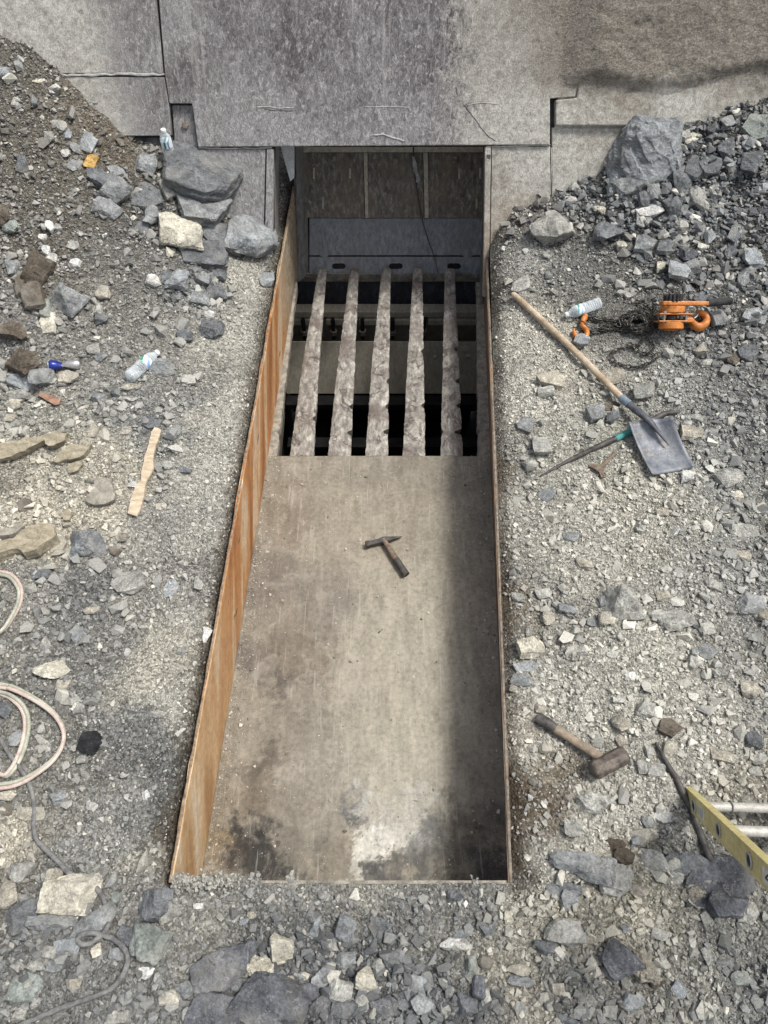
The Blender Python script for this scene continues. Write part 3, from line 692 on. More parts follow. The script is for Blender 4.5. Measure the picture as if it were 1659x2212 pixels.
for b, (tp, bt, md, notch) in enumerate(BARS):
    n = 150; L, Rr = [], []
    for k in range(n):
        s = k / (n - 1); y = 580 + (985 - 580) * s
        def q(a, m, c): return np.interp(s, [0, .49, 1], [a, m, c])
        xl, xr = q(tp[0], md[0], bt[0]), q(tp[1], md[1], bt[1])
        rag = sstep(.02, .3, np.array(s)) * 1.0
        xl += rag * (.7 * vnoise(np.array([y * .11]), np.array([b * 9.]), seed=71)[0] + .6 * vnoise(np.array([y * .5]), np.array([b * 5.]), seed=72)[0])
        xr += rag * (.8 * vnoise(np.array([y * .09]), np.array([b * 7.]), seed=73)[0] + .7 * vnoise(np.array([y * .45]), np.array([b * 3.]), seed=74)[0])
        for c, dpt in notch:
            xr -= dpt * 1.05 * np.exp(-((s - c) / .012) ** 4) + 1.6 * np.exp(-((s - c - .024) / .010) ** 2)
        if b == 4: xl += 4 * np.exp(-((s - .87) / .010) ** 2)
        L.append(at_z(xl, y, 0)); Rr.append(at_z(xr, y, 0))
    m = MB(); vs = []; W = 7
    for k in range(n):
        s = k / (n - 1); th = .055 + .05 * s
        for j in range(W):
            p = L[k] * (1 - j / (W - 1)) + Rr[k] * (j / (W - 1))
            ed = (abs(j - (W - 1) / 2) / ((W - 1) / 2)) ** 6
            z = .002 - .004 * ed + .0022 * vnoise(np.array([p[0] * 40]), np.array([p[1] * 40]), seed=80 + b)[0]
            vs.append((p[0], p[1], z))
        vs += [(Rr[k][0] - .006, Rr[k][1], -th), (L[k][0] + .006, L[k][1], -th)]
    S_ = W + 2; fs = []
    for k in range(n - 1):
        for j in range(S_): fs.append([k * S_ + j, (k + 1) * S_ + j, (k + 1) * S_ + (j + 1) % S_, k * S_ + (j + 1) % S_])
    fs += [list(range(S_)), list(range((n - 1) * S_, n * S_))[::-1]]
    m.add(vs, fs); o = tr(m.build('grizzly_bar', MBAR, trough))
    bm = bmesh.new(); bm.from_mesh(o.data); bmesh.ops.recalc_face_normals(bm, faces=bm.faces); bm.to_mesh(o.data); bm.free()
# ragged side bars lying along the trough walls
for xs0, xs1, w0, w1, sg in ((578, 630, 20, 12, 1), (1055, 1036, 22, 7, -1)):
    A = []; B = []
    for k in range(80):
        s = k / 79; y = 985 - s * 377
        a = np.interp(s, [0, 1], [xs0, xs1]); wdt = np.interp(s, [0, 1], [w0, w1])
        e = a + sg * (wdt + 1.2 * vnoise(np.array([y * .15]), np.array([xs0 * 1.]), seed=90)[0] - (5 * math.exp(-((s - .14) / .012) ** 2)))
        A.append(at_z(a, y, 0)); B.append(at_z(e, y, 0))
    poly = [(p[0] - sg * .10, p[1]) for p in A] + [(p[0], p[1]) for p in B[::-1]]
    tr(MB().prism(poly, -.06, -.004).build('side_bar', MCAKE, trough))

# ------------------------------------------------------------------ crusher inlet behind and below the bars
chute = empty('crusher_inlet', (0, 4.53, -.07), 'dark crusher inlet with ribbed back panel behind the grizzly bars', 'crusher')
CA = R(60); P0 = np.array([0, 4.53, -.07]); CE = np.array([0, math.cos(CA), math.sin(CA)]); CN = np.array([0, -math.sin(CA), math.cos(CA)])
CM = Matrix.Translation(Vector(P0)) @ Matrix.Rotation(CA, 4, 'X')
CI = Matrix.Translation(-Vector(P0))
def cst(x, y, w=0.0):
    p = at_plane(x, y, P0 + CN * w, CN) - P0; return (p[0], float(np.dot(p, CE)))
def cplate(name, px, w0, w1, mat, bevel=.003):
    return MB().prism([cst(*p) if p[0] != 'st' else (p[1], p[2]) for p in px], w0, w1, CM).build(name, mat, chute, bevel=bevel)
def mat_panel(name, a, b, c, rust):
    t = NT(name); v = t.coord()
    n = t.noise(t.mapping(v, (1, .4, .4)), 42, 6, .72, .4); f = t.noise(v, 190, 4, .7); g2 = t.noise(v, 6, 4, .6)
    col = t.ramp(n, [(.3, a), (.52, b), (.72, c)])
    col = t.mix(t.ramp(g2, [(.45, 0), (.7, .6)]), col, rust)
    col = t.mix(.7, col, t.ramp(f, [(.3, .5), (.7, 1.3)]), 'MULTIPLY')
    return t.done(col, .6, .15, t.bump(t.math('ADD', n, f), .4, .004), .4)
MP1 = mat_panel('brown_scoured_panel', (.055, .048, .041), (.165, .146, .12), (.44, .40, .33), (.19, .145, .098))
MP2 = mat_panel('blue_black_plate', (.11, .12, .13), (.23, .243, .255), (.38, .39, .39), (.2, .2, .195))
MP3 = mat_panel('tan_chute_plate', (.34, .31, .25), (.50, .46, .37), (.64, .59, .49), (.36, .33, .27))
MP4 = mat_panel('navy_black_plate', (.03, .033, .04), (.06, .065, .078), (.14, .15, .16), (.05, .05, .055))  # near-black navy plate colour
MP5 = mat_panel('dark_chute_steel', (.16, .145, .115), (.27, .245, .195), (.38, .345, .28), (.18, .16, .125))  # darker copy of the tan chute plate colour
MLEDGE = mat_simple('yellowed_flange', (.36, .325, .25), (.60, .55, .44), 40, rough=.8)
MPIT = mat_simple('pit_shade_black', (.006, .006, .007), (.022, .021, .02), 10, rough=.85)  # near-black colour puts the deep shade of the pit into its surfaces
# three ribbed panels
cplate('back_panel', [(640, 330), (784, 330), (788, 470), (646, 470)], -.02, .012, MP1)
cplate('back_panel', [(795, 330), (913, 330), (916, 470), (795, 470)], -.02, .012, MP1)
cplate('back_panel', [(925, 330), (1064, 330), (1056, 470), (925, 470)], -.02, .012, MP1)
cplate('rib', [(785, 330), (794, 330), (796, 470), (789, 470)], -.02, .022, MLEDGE)
cplate('rib', [(914, 330), (924, 330), (926, 470), (917, 470)], -.02, .022, MLEDGE)
cplate('flange', [(640, 318), (1066, 318), (1065, 329), (640, 329)], -.02, .03, MLEDGE)
cplate('back_panel', [('st', -.75, .80), ('st', .85, .80), ('st', .85, 1.5), ('st', -.75, 1.5)], -.06, -.02, MP1)
for x0, y0, x1, y1 in ((676, 362, 680, 386), (754, 364, 758, 385), (990, 364, 994, 386), (1036, 362, 1039, 386), (696, 425, 699, 451), (1028, 428, 1031, 450)):
    a = cst((x0 + x1) / 2, y0); c = cst((x0 + x1) / 2, y1)
    MB().tube([CM @ Vector((*a, .012)), CM @ Vector((*c, .012))], .008, 6).build('weld_bead', MLEDGE, chute, True)
def cbolt(x, y, r, h, w, mat):
    s, t = cst(x, y); M = CM @ Matrix(((0, 1, 0, s), (0, 0, 1, t), (1, 0, 0, w), (0, 0, 0, 1)))
    MB().lathe([(0, r), (h * .7, r), (h, r * .7)], M, 14).build('bolt', mat, chute, True)
for x, y in ((722, 345), (854, 348), (981, 345)): cbolt(x, y, .024, .022, .012, MBOLT)
cplate('lower_plate', [(668, 472), (1052, 472), (1046, 552), (668, 552)], -.05, -.004, MP2)
cplate('lower_plate', [(668, 555), (1046, 555), (1040, 590), (668, 590)], -.05, -.004, MP2)
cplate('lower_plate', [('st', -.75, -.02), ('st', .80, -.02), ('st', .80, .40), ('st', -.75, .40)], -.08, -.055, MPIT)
for x, y in ((699, 504), (700, 546), (1012, 506), (1010, 548)): cbolt(x, y, .036, .006, -.004, MP2)
for x in (732, 855, 981):     # slotted holes
    s, t = cst(x, 575); pl = []
    for k in range(16):
        th = 2 * math.pi * k / 16; pl.append((s + (.028 if math.cos(th) > 0 else -.028) + .022 * math.cos(th), t + .020 * math.sin(th)))
    MB().prism(pl, -.004, -.0015, CM).build('slot', MPIT, chute)
def bx(name, x0, x1, y0, y1, z0, z1, mat, bevel=.003):
    return MB().box(((x0 + x1) / 2, (y0 + y1) / 2, (z0 + z1) / 2), (x1 - x0, y1 - y0, z1 - z0)).build(name, mat, chute, bevel=bevel)
XL, XR = -.66, .76
bx('tip_beam', -.645, .70, 4.52, 4.60, -.158, -.085, MCAKE)
for x in (664, 936, 1030):
    p = at_plane(x, 599, (0, 4.52, 0), np.array([0, 1., 0]))
    MB().lathe([(0, .017), (.012, .017), (.014, .01)], Matrix(((0, 1, 0, p[0]), (-1, 0, 0, 4.52), (0, 0, 1, p[2]), (0, 0, 0, 1))), 12).build('bolt', MBOLT, chute, True)
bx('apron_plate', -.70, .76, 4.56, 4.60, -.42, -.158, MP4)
bx('cross_beam', -.70, .73, 4.41, 4.50, -.405, -.352, MP3)
segs = [(600, 690), (704, 766), (775, 838), (846, 915), (925, 1028)]
for a, c in segs:
    pa = at_plane(a, 696, (0, 4.40, 0), np.array([0, 1., 0])); pc = at_plane(c, 696, (0, 4.40, 0), np.array([0, 1., 0]))
    bx('cleat', pa[0], pc[0], 4.40, 4.46, -.476, -.424, MP3)
for x in (656, 720, 783, 848, 915):
    p = at_plane(x, 705, (0, 4.385, 0), np.array([0, 1., 0]))
    bo = MB().tube([(p[0], 4.385, -.40), (p[0], 4.385, -.60)], .016, 10).build('bolt', MPIT, chute, True)
    nu = MB().lathe([(0, .024), (.03, .024)], Matrix(((0, 1, 0, p[0]), (0, 0, 1, 4.385), (1, 0, 0, -.555), (0, 0, 0, 1))), 6).build('nut', MBOLT, bo)
    MB().lathe([(0, .028), (.008, .028)], Matrix(((0, 1, 0, p[0]), (0, 0, 1, 4.385), (1, 0, 0, -.52), (0, 0, 0, 1))), 16).build('washer', MBOLT, bo)
def quad(name, pts, mat, th=.02):
    P = [Vector(p) for p in pts]; n = (P[1] - P[0]).cross(P[3] - P[0]).normalized() * th
    m = MB().add(P + [p - n for p in P], [[0, 1, 2, 3], [7, 6, 5, 4], [0, 4, 5, 1], [1, 5, 6, 2], [2, 6, 7, 3], [3, 7, 4, 0]])
    o = m.build(name, mat, chute); return o
quad('chute_plate', [(-.78, 4.45, -.74), (.80, 4.45, -.74), (.80, 4.455, -.47), (-.78, 4.455, -.47)], MP5)
quad('chute_plate', [(-.78, 4.13, -.95), (.80, 4.13, -.95), (.80, 4.29, -.545), (-.78, 4.29, -.545)], MP3)
for x, y, r in ((690, 760, .03), (905, 752, .022), (1005, 755, .03), (940, 772, .018), (1012, 770, .02)):
    p = at_plane(x, y, (0, 4.13, -.95), np.array([0, -.930, .367]))
    MB().lathe([(-.01, r), (.006, r), (.012, r * .6)], frame(p, (0, -.930, .367)), 10).build('bolt', MP3, chute, True)
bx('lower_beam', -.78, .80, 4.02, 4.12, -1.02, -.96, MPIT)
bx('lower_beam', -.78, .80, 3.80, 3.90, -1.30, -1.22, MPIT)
# pit body below the bars; tan inner sides added to bounce light
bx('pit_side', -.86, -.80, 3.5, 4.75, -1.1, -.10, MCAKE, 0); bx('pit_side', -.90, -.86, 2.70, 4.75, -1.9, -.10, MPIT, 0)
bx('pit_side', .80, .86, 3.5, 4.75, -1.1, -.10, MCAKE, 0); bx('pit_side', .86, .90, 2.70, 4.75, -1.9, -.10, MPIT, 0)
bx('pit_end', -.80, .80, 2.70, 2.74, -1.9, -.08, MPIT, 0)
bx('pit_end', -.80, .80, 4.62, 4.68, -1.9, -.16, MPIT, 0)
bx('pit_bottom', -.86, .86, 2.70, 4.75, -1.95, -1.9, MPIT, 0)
# cheeks beside the mouth, then an added pale quad for the bright gap
MCH = mat_panel('grey_cheek_plate', (.10, .098, .095), (.20, .195, .185), (.33, .315, .28), (.20, .175, .13))
quad('cheek_or_gap_light', [(-.626, 4.45, -.10), (-.5535, 4.535, -.10), (-.515, 5.08, .90), (-.56, 4.86, 1.15)], MCH)
quad('cheek_or_gap_light', [(-.655, 4.27, 1.02), (-.712, 3.99, .44), (-.690, 4.25, .44), (-.652, 4.60, .95)], MCH)
quad('cheek_or_gap_light', [(.70, 4.535, -.10), (.672, 4.10, -.10), (.612, 4.25, 1.02), (.715, 5.05, .95)], MCH)
MPALE = mat_simple('gap_light_pale', (.60, .60, .56), (.82, .82, .79), 20, rough=.9)  # whitish colour stands in for light coming through the gap
quad('cheek_or_gap_light', [at_plane(x, y, (0, 4.60, .86), np.array([0, -.6, .8])) for x, y in ((636, 384), (627, 392), (606, 316), (636, 316))], MPALE, .006)  # added quad imitating light through the gap, not a cheek
for o in list(chute.children): o.matrix_parent_inverse = CI
# ------------------------------------------------------------------ rocks one can point at
RC = dict(D=(.145, .151, .155), K=(.022, .022, .023), G=(.24, .247, .243), U=(.265, .277, .28), L=(.34, .335, .30), B=(.38, .35, .285), C=(.54, .505, .41), N=(.115, .095, .072), Y=(.50, .32, .11), W=(.62, .61, .57), E=(.24, .26, .235), V=(.115, .119, .128))
RN = dict(D='dark slate', K='black', G='grey', U='blue grey', L='pale grey', B='beige', C='cream', N='brown', Y='yellow ochre', W='whitish', E='greenish grey', V='blue black')
ROCKS = """426 372 150 118 D s 33|largest dark slate slab leaning below the standing water bottle
439 451 112 74 G s 4|layered grey block lying under the large dark slate slab
391 500 98 66 C b 6|cream rock with a dark underside among the slates left of the mouth
480 515 98 52 D s -15|dark slate wedge right of the cream rock
440 547 106 58 D s -6|dark layered slate below the cream rock
535 508 104 140 U r 40|big smooth blue grey boulder touching the left jamb plate
578 603 30 54 U r 20|smooth grey rock at the trough edge below the big smooth boulder
252 412 70 54 G b -4|rough grey block below the yellow ochre stone
233 448 57 40 G b 8|grey rock with a white edge under the rough grey block
317 429 70 46 D f 35|dark slate wedge between the rough grey block and the layered block
321 348 48 50 G b 10|upright grey block left of the standing bottle
365 408 46 46 L r 0|crumbly pale clump left of the large dark slate slab
307 487 26 40 D f 30|thin dark blade of slate left of the cream rock
333 468 46 40 G b 0
333 605 34 27 W r 0
363 602 30 31 D b 0
385 607 40 52 U b 20|lens shaped grey rock below the dark layered slate
440 603 37 29 G b 0
460 572 64 28 D f -18
475 594 38 29 D b -20
367 546 20 18 C b 0
198 348 27 36 Y b 15|only yellow ochre stone on the left heap
190 311 34 33 U b 10
127 269 33 21 L r 0
144 290 20 24 U b 0
212 384 52 33 D b 10
50 355 27 35 D b 0
41 142 21 18 U b 0
8 157 26 22 U b 0
45 127 14 12 W b 0
117 193 18 15 W f 30
87 175 10 20 C f 60
35 221 15 21 L b 0
76 219 17 18 G b 0
141 329 21 17 W b 0
105 297 22 18 L b 0
160 358 30 17 G f 5
252 371 38 20 G f 40
163 321 23 18 G b 0
6 466 34 40 N b 0
25 488 32 29 E b 20
107 490 21 22 W b 0
81 584 58 66 N b 10|largest dark brown rock on the left heap
44 619 30 48 N b -10
76 645 50 58 N b -15|brown rock directly below the largest dark brown rock
136 636 70 62 G t 20|grey pyramid shaped rock right of the brown rocks
97 666 33 43 E b -10
105 697 35 39 C f -15
27 713 62 43 N b -3|flat brown rock at the left picture edge
50 781 70 62 N b 5|square brown rock left of the crushed can
43 826 56 29 U b 8
90 818 50 42 G b 0
143 817 48 27 B b 5
7 803 24 56 L b 0
45 854 46 22 L b -5
28 872 33 24 B r 0
24 578 29 33 G b 10
110 560 30 21 W b 15
99 541 18 21 W b 0
92 515 18 17 W b 0
163 567 22 20 W b 0
159 530 24 16 L f 25
220 688 27 23 D b 0
210 668 21 28 L b 0
222 631 33 29 B r 0
202 754 27 24 L b 0
218 771 25 20 G b 0
250 848 21 19 D b 0
281 835 44 13 B f -12
213 860 29 25 G b 0
228 832 23 12 L f 10
348 793 54 34 G b 0|grey rock under the bottle with the green band
456 712 50 40 D b 5
400 725 35 27 D b 0
466 634 42 32 D b -15
434 645 42 31 G b 0
452 680 23 21 W b 0
380 640 27 20 D b 0
404 820 42 22 L f 5
271 932 30 16 B f -25
202 932 23 29 B f 10
327 913 46 27 D f -10
360 1003 23 18 L b 0
390 1013 50 15 D f 5
321 1078 19 17 L b 0
285 1046 23 20 W b 0
350 1094 28 15 B f -10
22 902 29 16 B f -5
36 915 23 12 L f -20
57 1092 38 30 N f 0
123 1169 38 46 B f -20
186 1169 80 76 U t 0|peaked blue grey rock right of the tan slabs
88 1240 42 25 D b -8
277 1259 70 50 L f -20|flat rounded grey rock half sunk in the left bank
66 1272 33 25 L b 0
370 1272 31 45 U f 15
248 1192 29 21 N b 0
259 1162 34 21 B b 0
195 1605 54 52 K r 0|black lump lying right of the hose coil
113 1446 76 46 C r -8|cream rounded rock above the hose coil
135 1481 31 25 B b 0
151 1511 54 24 L f 5
170 1532 22 27 L b 0
172 1368 46 41 U f -15
100 1390 21 35 L b 10
197 1318 38 22 B r 0
445 1372 19 36 W b 15|white wedge stone on the rim of the left trough wall
429 1260 21 33 L b 0
394 1406 25 18 L b 0
340 1543 40 18 L r 0
176 1641 23 20 L b 0
10 1535 30 37 D r 0
66 1758 62 27 B f -5|flat tan stone lying across the grey cable
10 1748 32 27 N b 0
126 1724 37 35 G b 0
315 1717 19 23 W b 0
18 1718 34 24 B r 0
36 1595 33 37 G r 0
152 1931 126 88 C b -4|largest pale block pinning the grey cable at the lower left
48 1885 50 46 L b 0
115 1892 35 34 B b 0
15 1932 48 60 B r 0
50 1980 84 64 D b -15|dark rock left of the largest pale block
111 1989 98 42 G b 5|long brownish grey rock under the largest pale block
196 1997 116 44 G f -28|long dark slab tilted over the grey cable
46 2021 31 24 D b 0
332 1958 78 66 D b 0|dark rock just left of the near trough corner
361 1972 52 40 L b -25
322 2040 84 72 E b 20|greenish grey block right of the cable loop
275 2020 46 46 D b 0
53 2136 80 54 E f -15|flat greenish slab at the lower left corner
362 2158 46 36 C b -10
255 2200 54 30 L b -10
209 2053 27 31 C b 0
144 2042 56 34 U b 0
97 2056 52 28 L b 10
121 2086 39 24 G b 0
79 2083 43 24 L b 0
316 2102 35 25 W b 0
158 2127 37 24 B r 0
402 2138 47 36 G r 0
43 2190 27 30 L b 0
250 1941 27 27 E b 0
252 2062 35 25 G b 0
485 2090 130 82 V b -5|blue black boulder behind the largest dark rock at the bottom
585 2166 170 118 V b 12|largest dark rock at the bottom edge
462 2185 140 84 V s -8|dark rock cut by the bottom edge left of the largest one
522 2128 40 30 G b 0|grey stone wedged left of the crumbly cream lump at the bottom
562 2092 66 44 C c 0|crumbly cream lump between the blue black boulder and the largest dark rock
609 2045 52 54 C b 0|cream lump standing right of the blue black boulder
602 2075 27 18 C b -20
679 1999 26 58 U t 0|upright blue grey splinter below the trough end
746 2003 45 52 U b 20
717 2040 29 24 L b 10
828 2009 64 42 D f 15|flat dark slate centred below the trough end
846 2068 52 39 D b 0
817 2086 23 35 L b 0
792 2114 46 50 C b 15
735 2142 53 43 L b 10
747 2076 42 36 G b 0
700 2110 68 34 G f -30
668 2142 43 34 V b 0
690 2172 50 40 D b 0
629 2132 31 45 B r 0
653 2110 33 18 B r 0
783 2165 31 37 L b 0
830 2180 68 40 D b 0
743 2180 58 35 D b 0
502 1986 29 18 L b 0
527 1991 23 14 U b 0
543 1976 19 16 B b 0
429 1957 21 12 W b 0
620 2198 17 18 W b 0
897 2128 48 35 U b 10
924 2121 35 39 D b 0
914 2171 54 35 G b 0
859 2165 66 22 D f 10
1005 2168 50 42 D b 0
1016 2087 31 58 E t 0|upright greenish splinter right of the bottom middle
1048 2078 33 33 N r 0
972 2037 50 22 W b -10|white quartz lump in the rubble below the trough end
998 2042 46 24 L b 5
1035 2133 31 45 V b 0
1050 2152 21 29 L b 0
1119 2093 56 26 B b 10
1122 2118 58 24 G b 5
1221 2014 84 54 L b 15|pale jagged rock with a dark hollow beneath
1182 2045 52 32 D b 10
1233 1943 42 40 U b 0
1219 1922 76 28 D f 0
1200 1938 21 15 L b 0
1098 1981 21 31 C b 0
1000 2017 51 18 D f -5
1056 2008 36 22 D b -15
1129 2190 50 28 L f 70
980 1933 33 24 D b 0
1205 2137 29 24 C b 0
1228 2204 48 24 U b 0
961 2182 27 20 L b 0
1262 1868 142 70 G b 8|largest grey rock beside the near right trough corner
1330 1826 43 29 N b 0
1348 1850 46 37 N r 0
1376 1818 31 29 G b 0
1411 1859 54 53 L b 0|pale angular rock with a dark left face below the pry bar
1454 1867 33 29 L b 0
1480 1867 94 46 D f 0
1459 1899 31 27 L b 20
1548 1905 158 98 V f -12|largest blue black slab under the ladder rail
1572 1955 90 56 V b 0|dark rock below the largest slab under the ladder
1503 1935 66 44 B c -10|crumbly tan lump left of the dark rock below the ladder
1330 1899 84 60 L f -25|jagged pale slab right of the largest grey rock
1381 1922 44 31 B r 0
1239 1790 42 37 L b 0
1435 1763 46 30 W f 5
1400 1775 27 29 G r 0
1408 1802 27 27 C r 0
1340 2078 80 86 V b 35|blue black half of the split rock with white edges
1395 2084 72 68 B c 10|crumbly beige half of the split rock
1419 2122 36 22 N b -25
1466 2136 33 39 U b 0
1531 2066 29 35 L b 0
1599 2114 40 29 E b 0
1364 2165 56 35 U b 0
1318 2188 35 31 L b 0
1267 2162 42 26 L b -25
1624 1972 36 47 L b 0
1524 1984 23 33 L b 0
1426 2018 37 30 L b 30
1276 2031 35 20 B r 0
1350 2006 21 20 U b 0
1212 1908 30 16 C f 15
1347 1291 82 84 L t 0|largest pale pyramid rock on the right bank
1302 1299 21 29 G b 0
1316 1335 44 34 B b 0
1453 1340 94 54 L b -8|long pale rock right of the largest pyramid rock
1527 1355 35 45 L f 20
1503 1350 17 20 D b 0
1623 1306 54 43 U b 0
1650 1331 31 31 B b 0
1433 1287 29 24 B b 0
1538 1263 46 26 L b 30
1146 1400 62 52 C b 10|cream rock with a dark side at the right trough rim
1138 1440 60 26 G f -5
1125 1468 46 28 G f 0
1184 1337 31 35 B r 0
1120 1291 27 20 L b 0
1173 1282 36 28 L b 0
1226 1316 40 22 U b 10
1284 1345 33 18 G f 5
1188 1441 27 14 L f 0
1156 1477 21 16 L b 0
1110 1487 17 18 B b 20
1360 1462 23 23 W b 0
1256 1404 27 20 L b 0
1324 1415 27 16 L f -5
1496 1432 35 31 L b 0
1525 1408 37 30 G f -40
1502 1408 21 20 E b 0
1621 1488 42 41 B b 10
1394 1532 46 36 L b 0
1341 1563 41 40 B r 0
1447 1573 53 40 N f 0
1343 1510 27 18 L b 0
1290 1603 29 27 L r 0
1342 1600 27 27 B f 0
1169 1532 27 22 B b 0
1560 1630 56 28 B f 20
1389 1657 23 33 L b 0
1418 1666 41 37 L r 0
1640 1640 36 27 L r 0
1632 1666 29 22 L b 0
1404 1622 23 22 L b 0
1446 1615 35 31 B r 0
1627 1598 42 36 D b 20
1178 1617 27 20 B b 0
1281 1735 78 48 L b -8|pale grey rock below the sledgehammer head
1170 962 40 43 L b 0|pale block above the tip of the green banded pry bar
1145 1003 33 27 L b 0
1137 920 39 34 G f -20
1286 895 40 39 G b 0
1319 878 42 22 N f 5
1324 903 31 25 D b 0
1392 845 52 35 L b -15|pale rock right of the shovel socket
1493 934 50 32 B b -8
1503 905 29 20 L b 0
1573 1032 68 46 L b -10|pale grey rock right of the shovel blade
1482 1027 31 27 W b -20
1604 1145 60 34 L f -10
1594 1070 25 22 C b 0
1384 1142 23 24 L b 0
1263 1217 37 27 B b 10
1231 1160 37 28 U b 0
1183 1068 40 26 G f -30
1432 1108 27 20 B b 0
1465 1145 19 18 W t 0
1604 1201 43 24 B b 0
1180 846 37 22 L b 0
1190 820 66 40 B f 0|flat beige slab sunk in dust left of the shovel handle
1320 815 56 32 B f 0|flat beige slab right of the shovel handle
1513 751 31 35 B b 10
1628 680 52 34 U f 15|squared blue grey block right of the hoist grip
1613 763 41 37 D b 0
1581 777 29 27 N r 0
1525 785 27 18 L b 0
1553 690 40 36 G b 0
1125 617 46 28 L f -15
1395 330 150 104 U w 0|biggest grey boulder at the foot of the right wall
1365 402 78 42 G b 0
1413 417 29 33 G b -20
1394 428 35 37 D b 0
1510 432 40 53 L b -10
1474 394 44 49 D b 0
1502 360 44 43 D f 20
1535 357 46 33 D f 0
1568 320 35 35 D b 0
1624 356 52 53 D b 0
1631 275 58 36 E f 0|greenish flat stone high on the right heap
1572 266 27 21 G b 0
1619 304 30 25 U f 40
1478 293 25 20 L b -20
1492 300 29 18 C f -60
1473 319 19 12 C b 0
1600 347 12 18 W b 15
1190 493 86 82 L b -10|broken block with a tan face beside the right jamb
1316 497 70 52 D b 5|dark angular rock below the biggest grey boulder
1392 530 50 35 G b 0
1390 556 33 16 D f 0
1452 448 42 35 D b 0
1402 457 60 24 W b 3|white faced slate under the biggest grey boulder
1390 475 36 25 G f 25
1438 535 47 31 D b 0
1486 552 33 29 V b 0
1466 587 48 41 U b 10
1496 577 33 29 G b 0
1623 560 36 43 U b -20
1613 595 40 37 G b 0
1595 495 30 52 D f 20
1577 543 27 35 D b 0
1472 491 25 23 L b 0
1534 512 23 29 U b 0
1427 577 19 25 C b 20
1360 633 27 23 L f 30
1302 454 21 22 C b 0
1262 388 25 27 G b 0
1219 440 17 21 U b 0
1242 402 25 18 L b 0
1343 532 23 20 C b 0
1545 416 29 26 L b 0
1432 508 25 18 L r 0
1487 622 23 18 G b 0
1522 641 50 20 D f 0
1256 733 36 24 U f 0|flat grey stone resting on the orange end hook"""

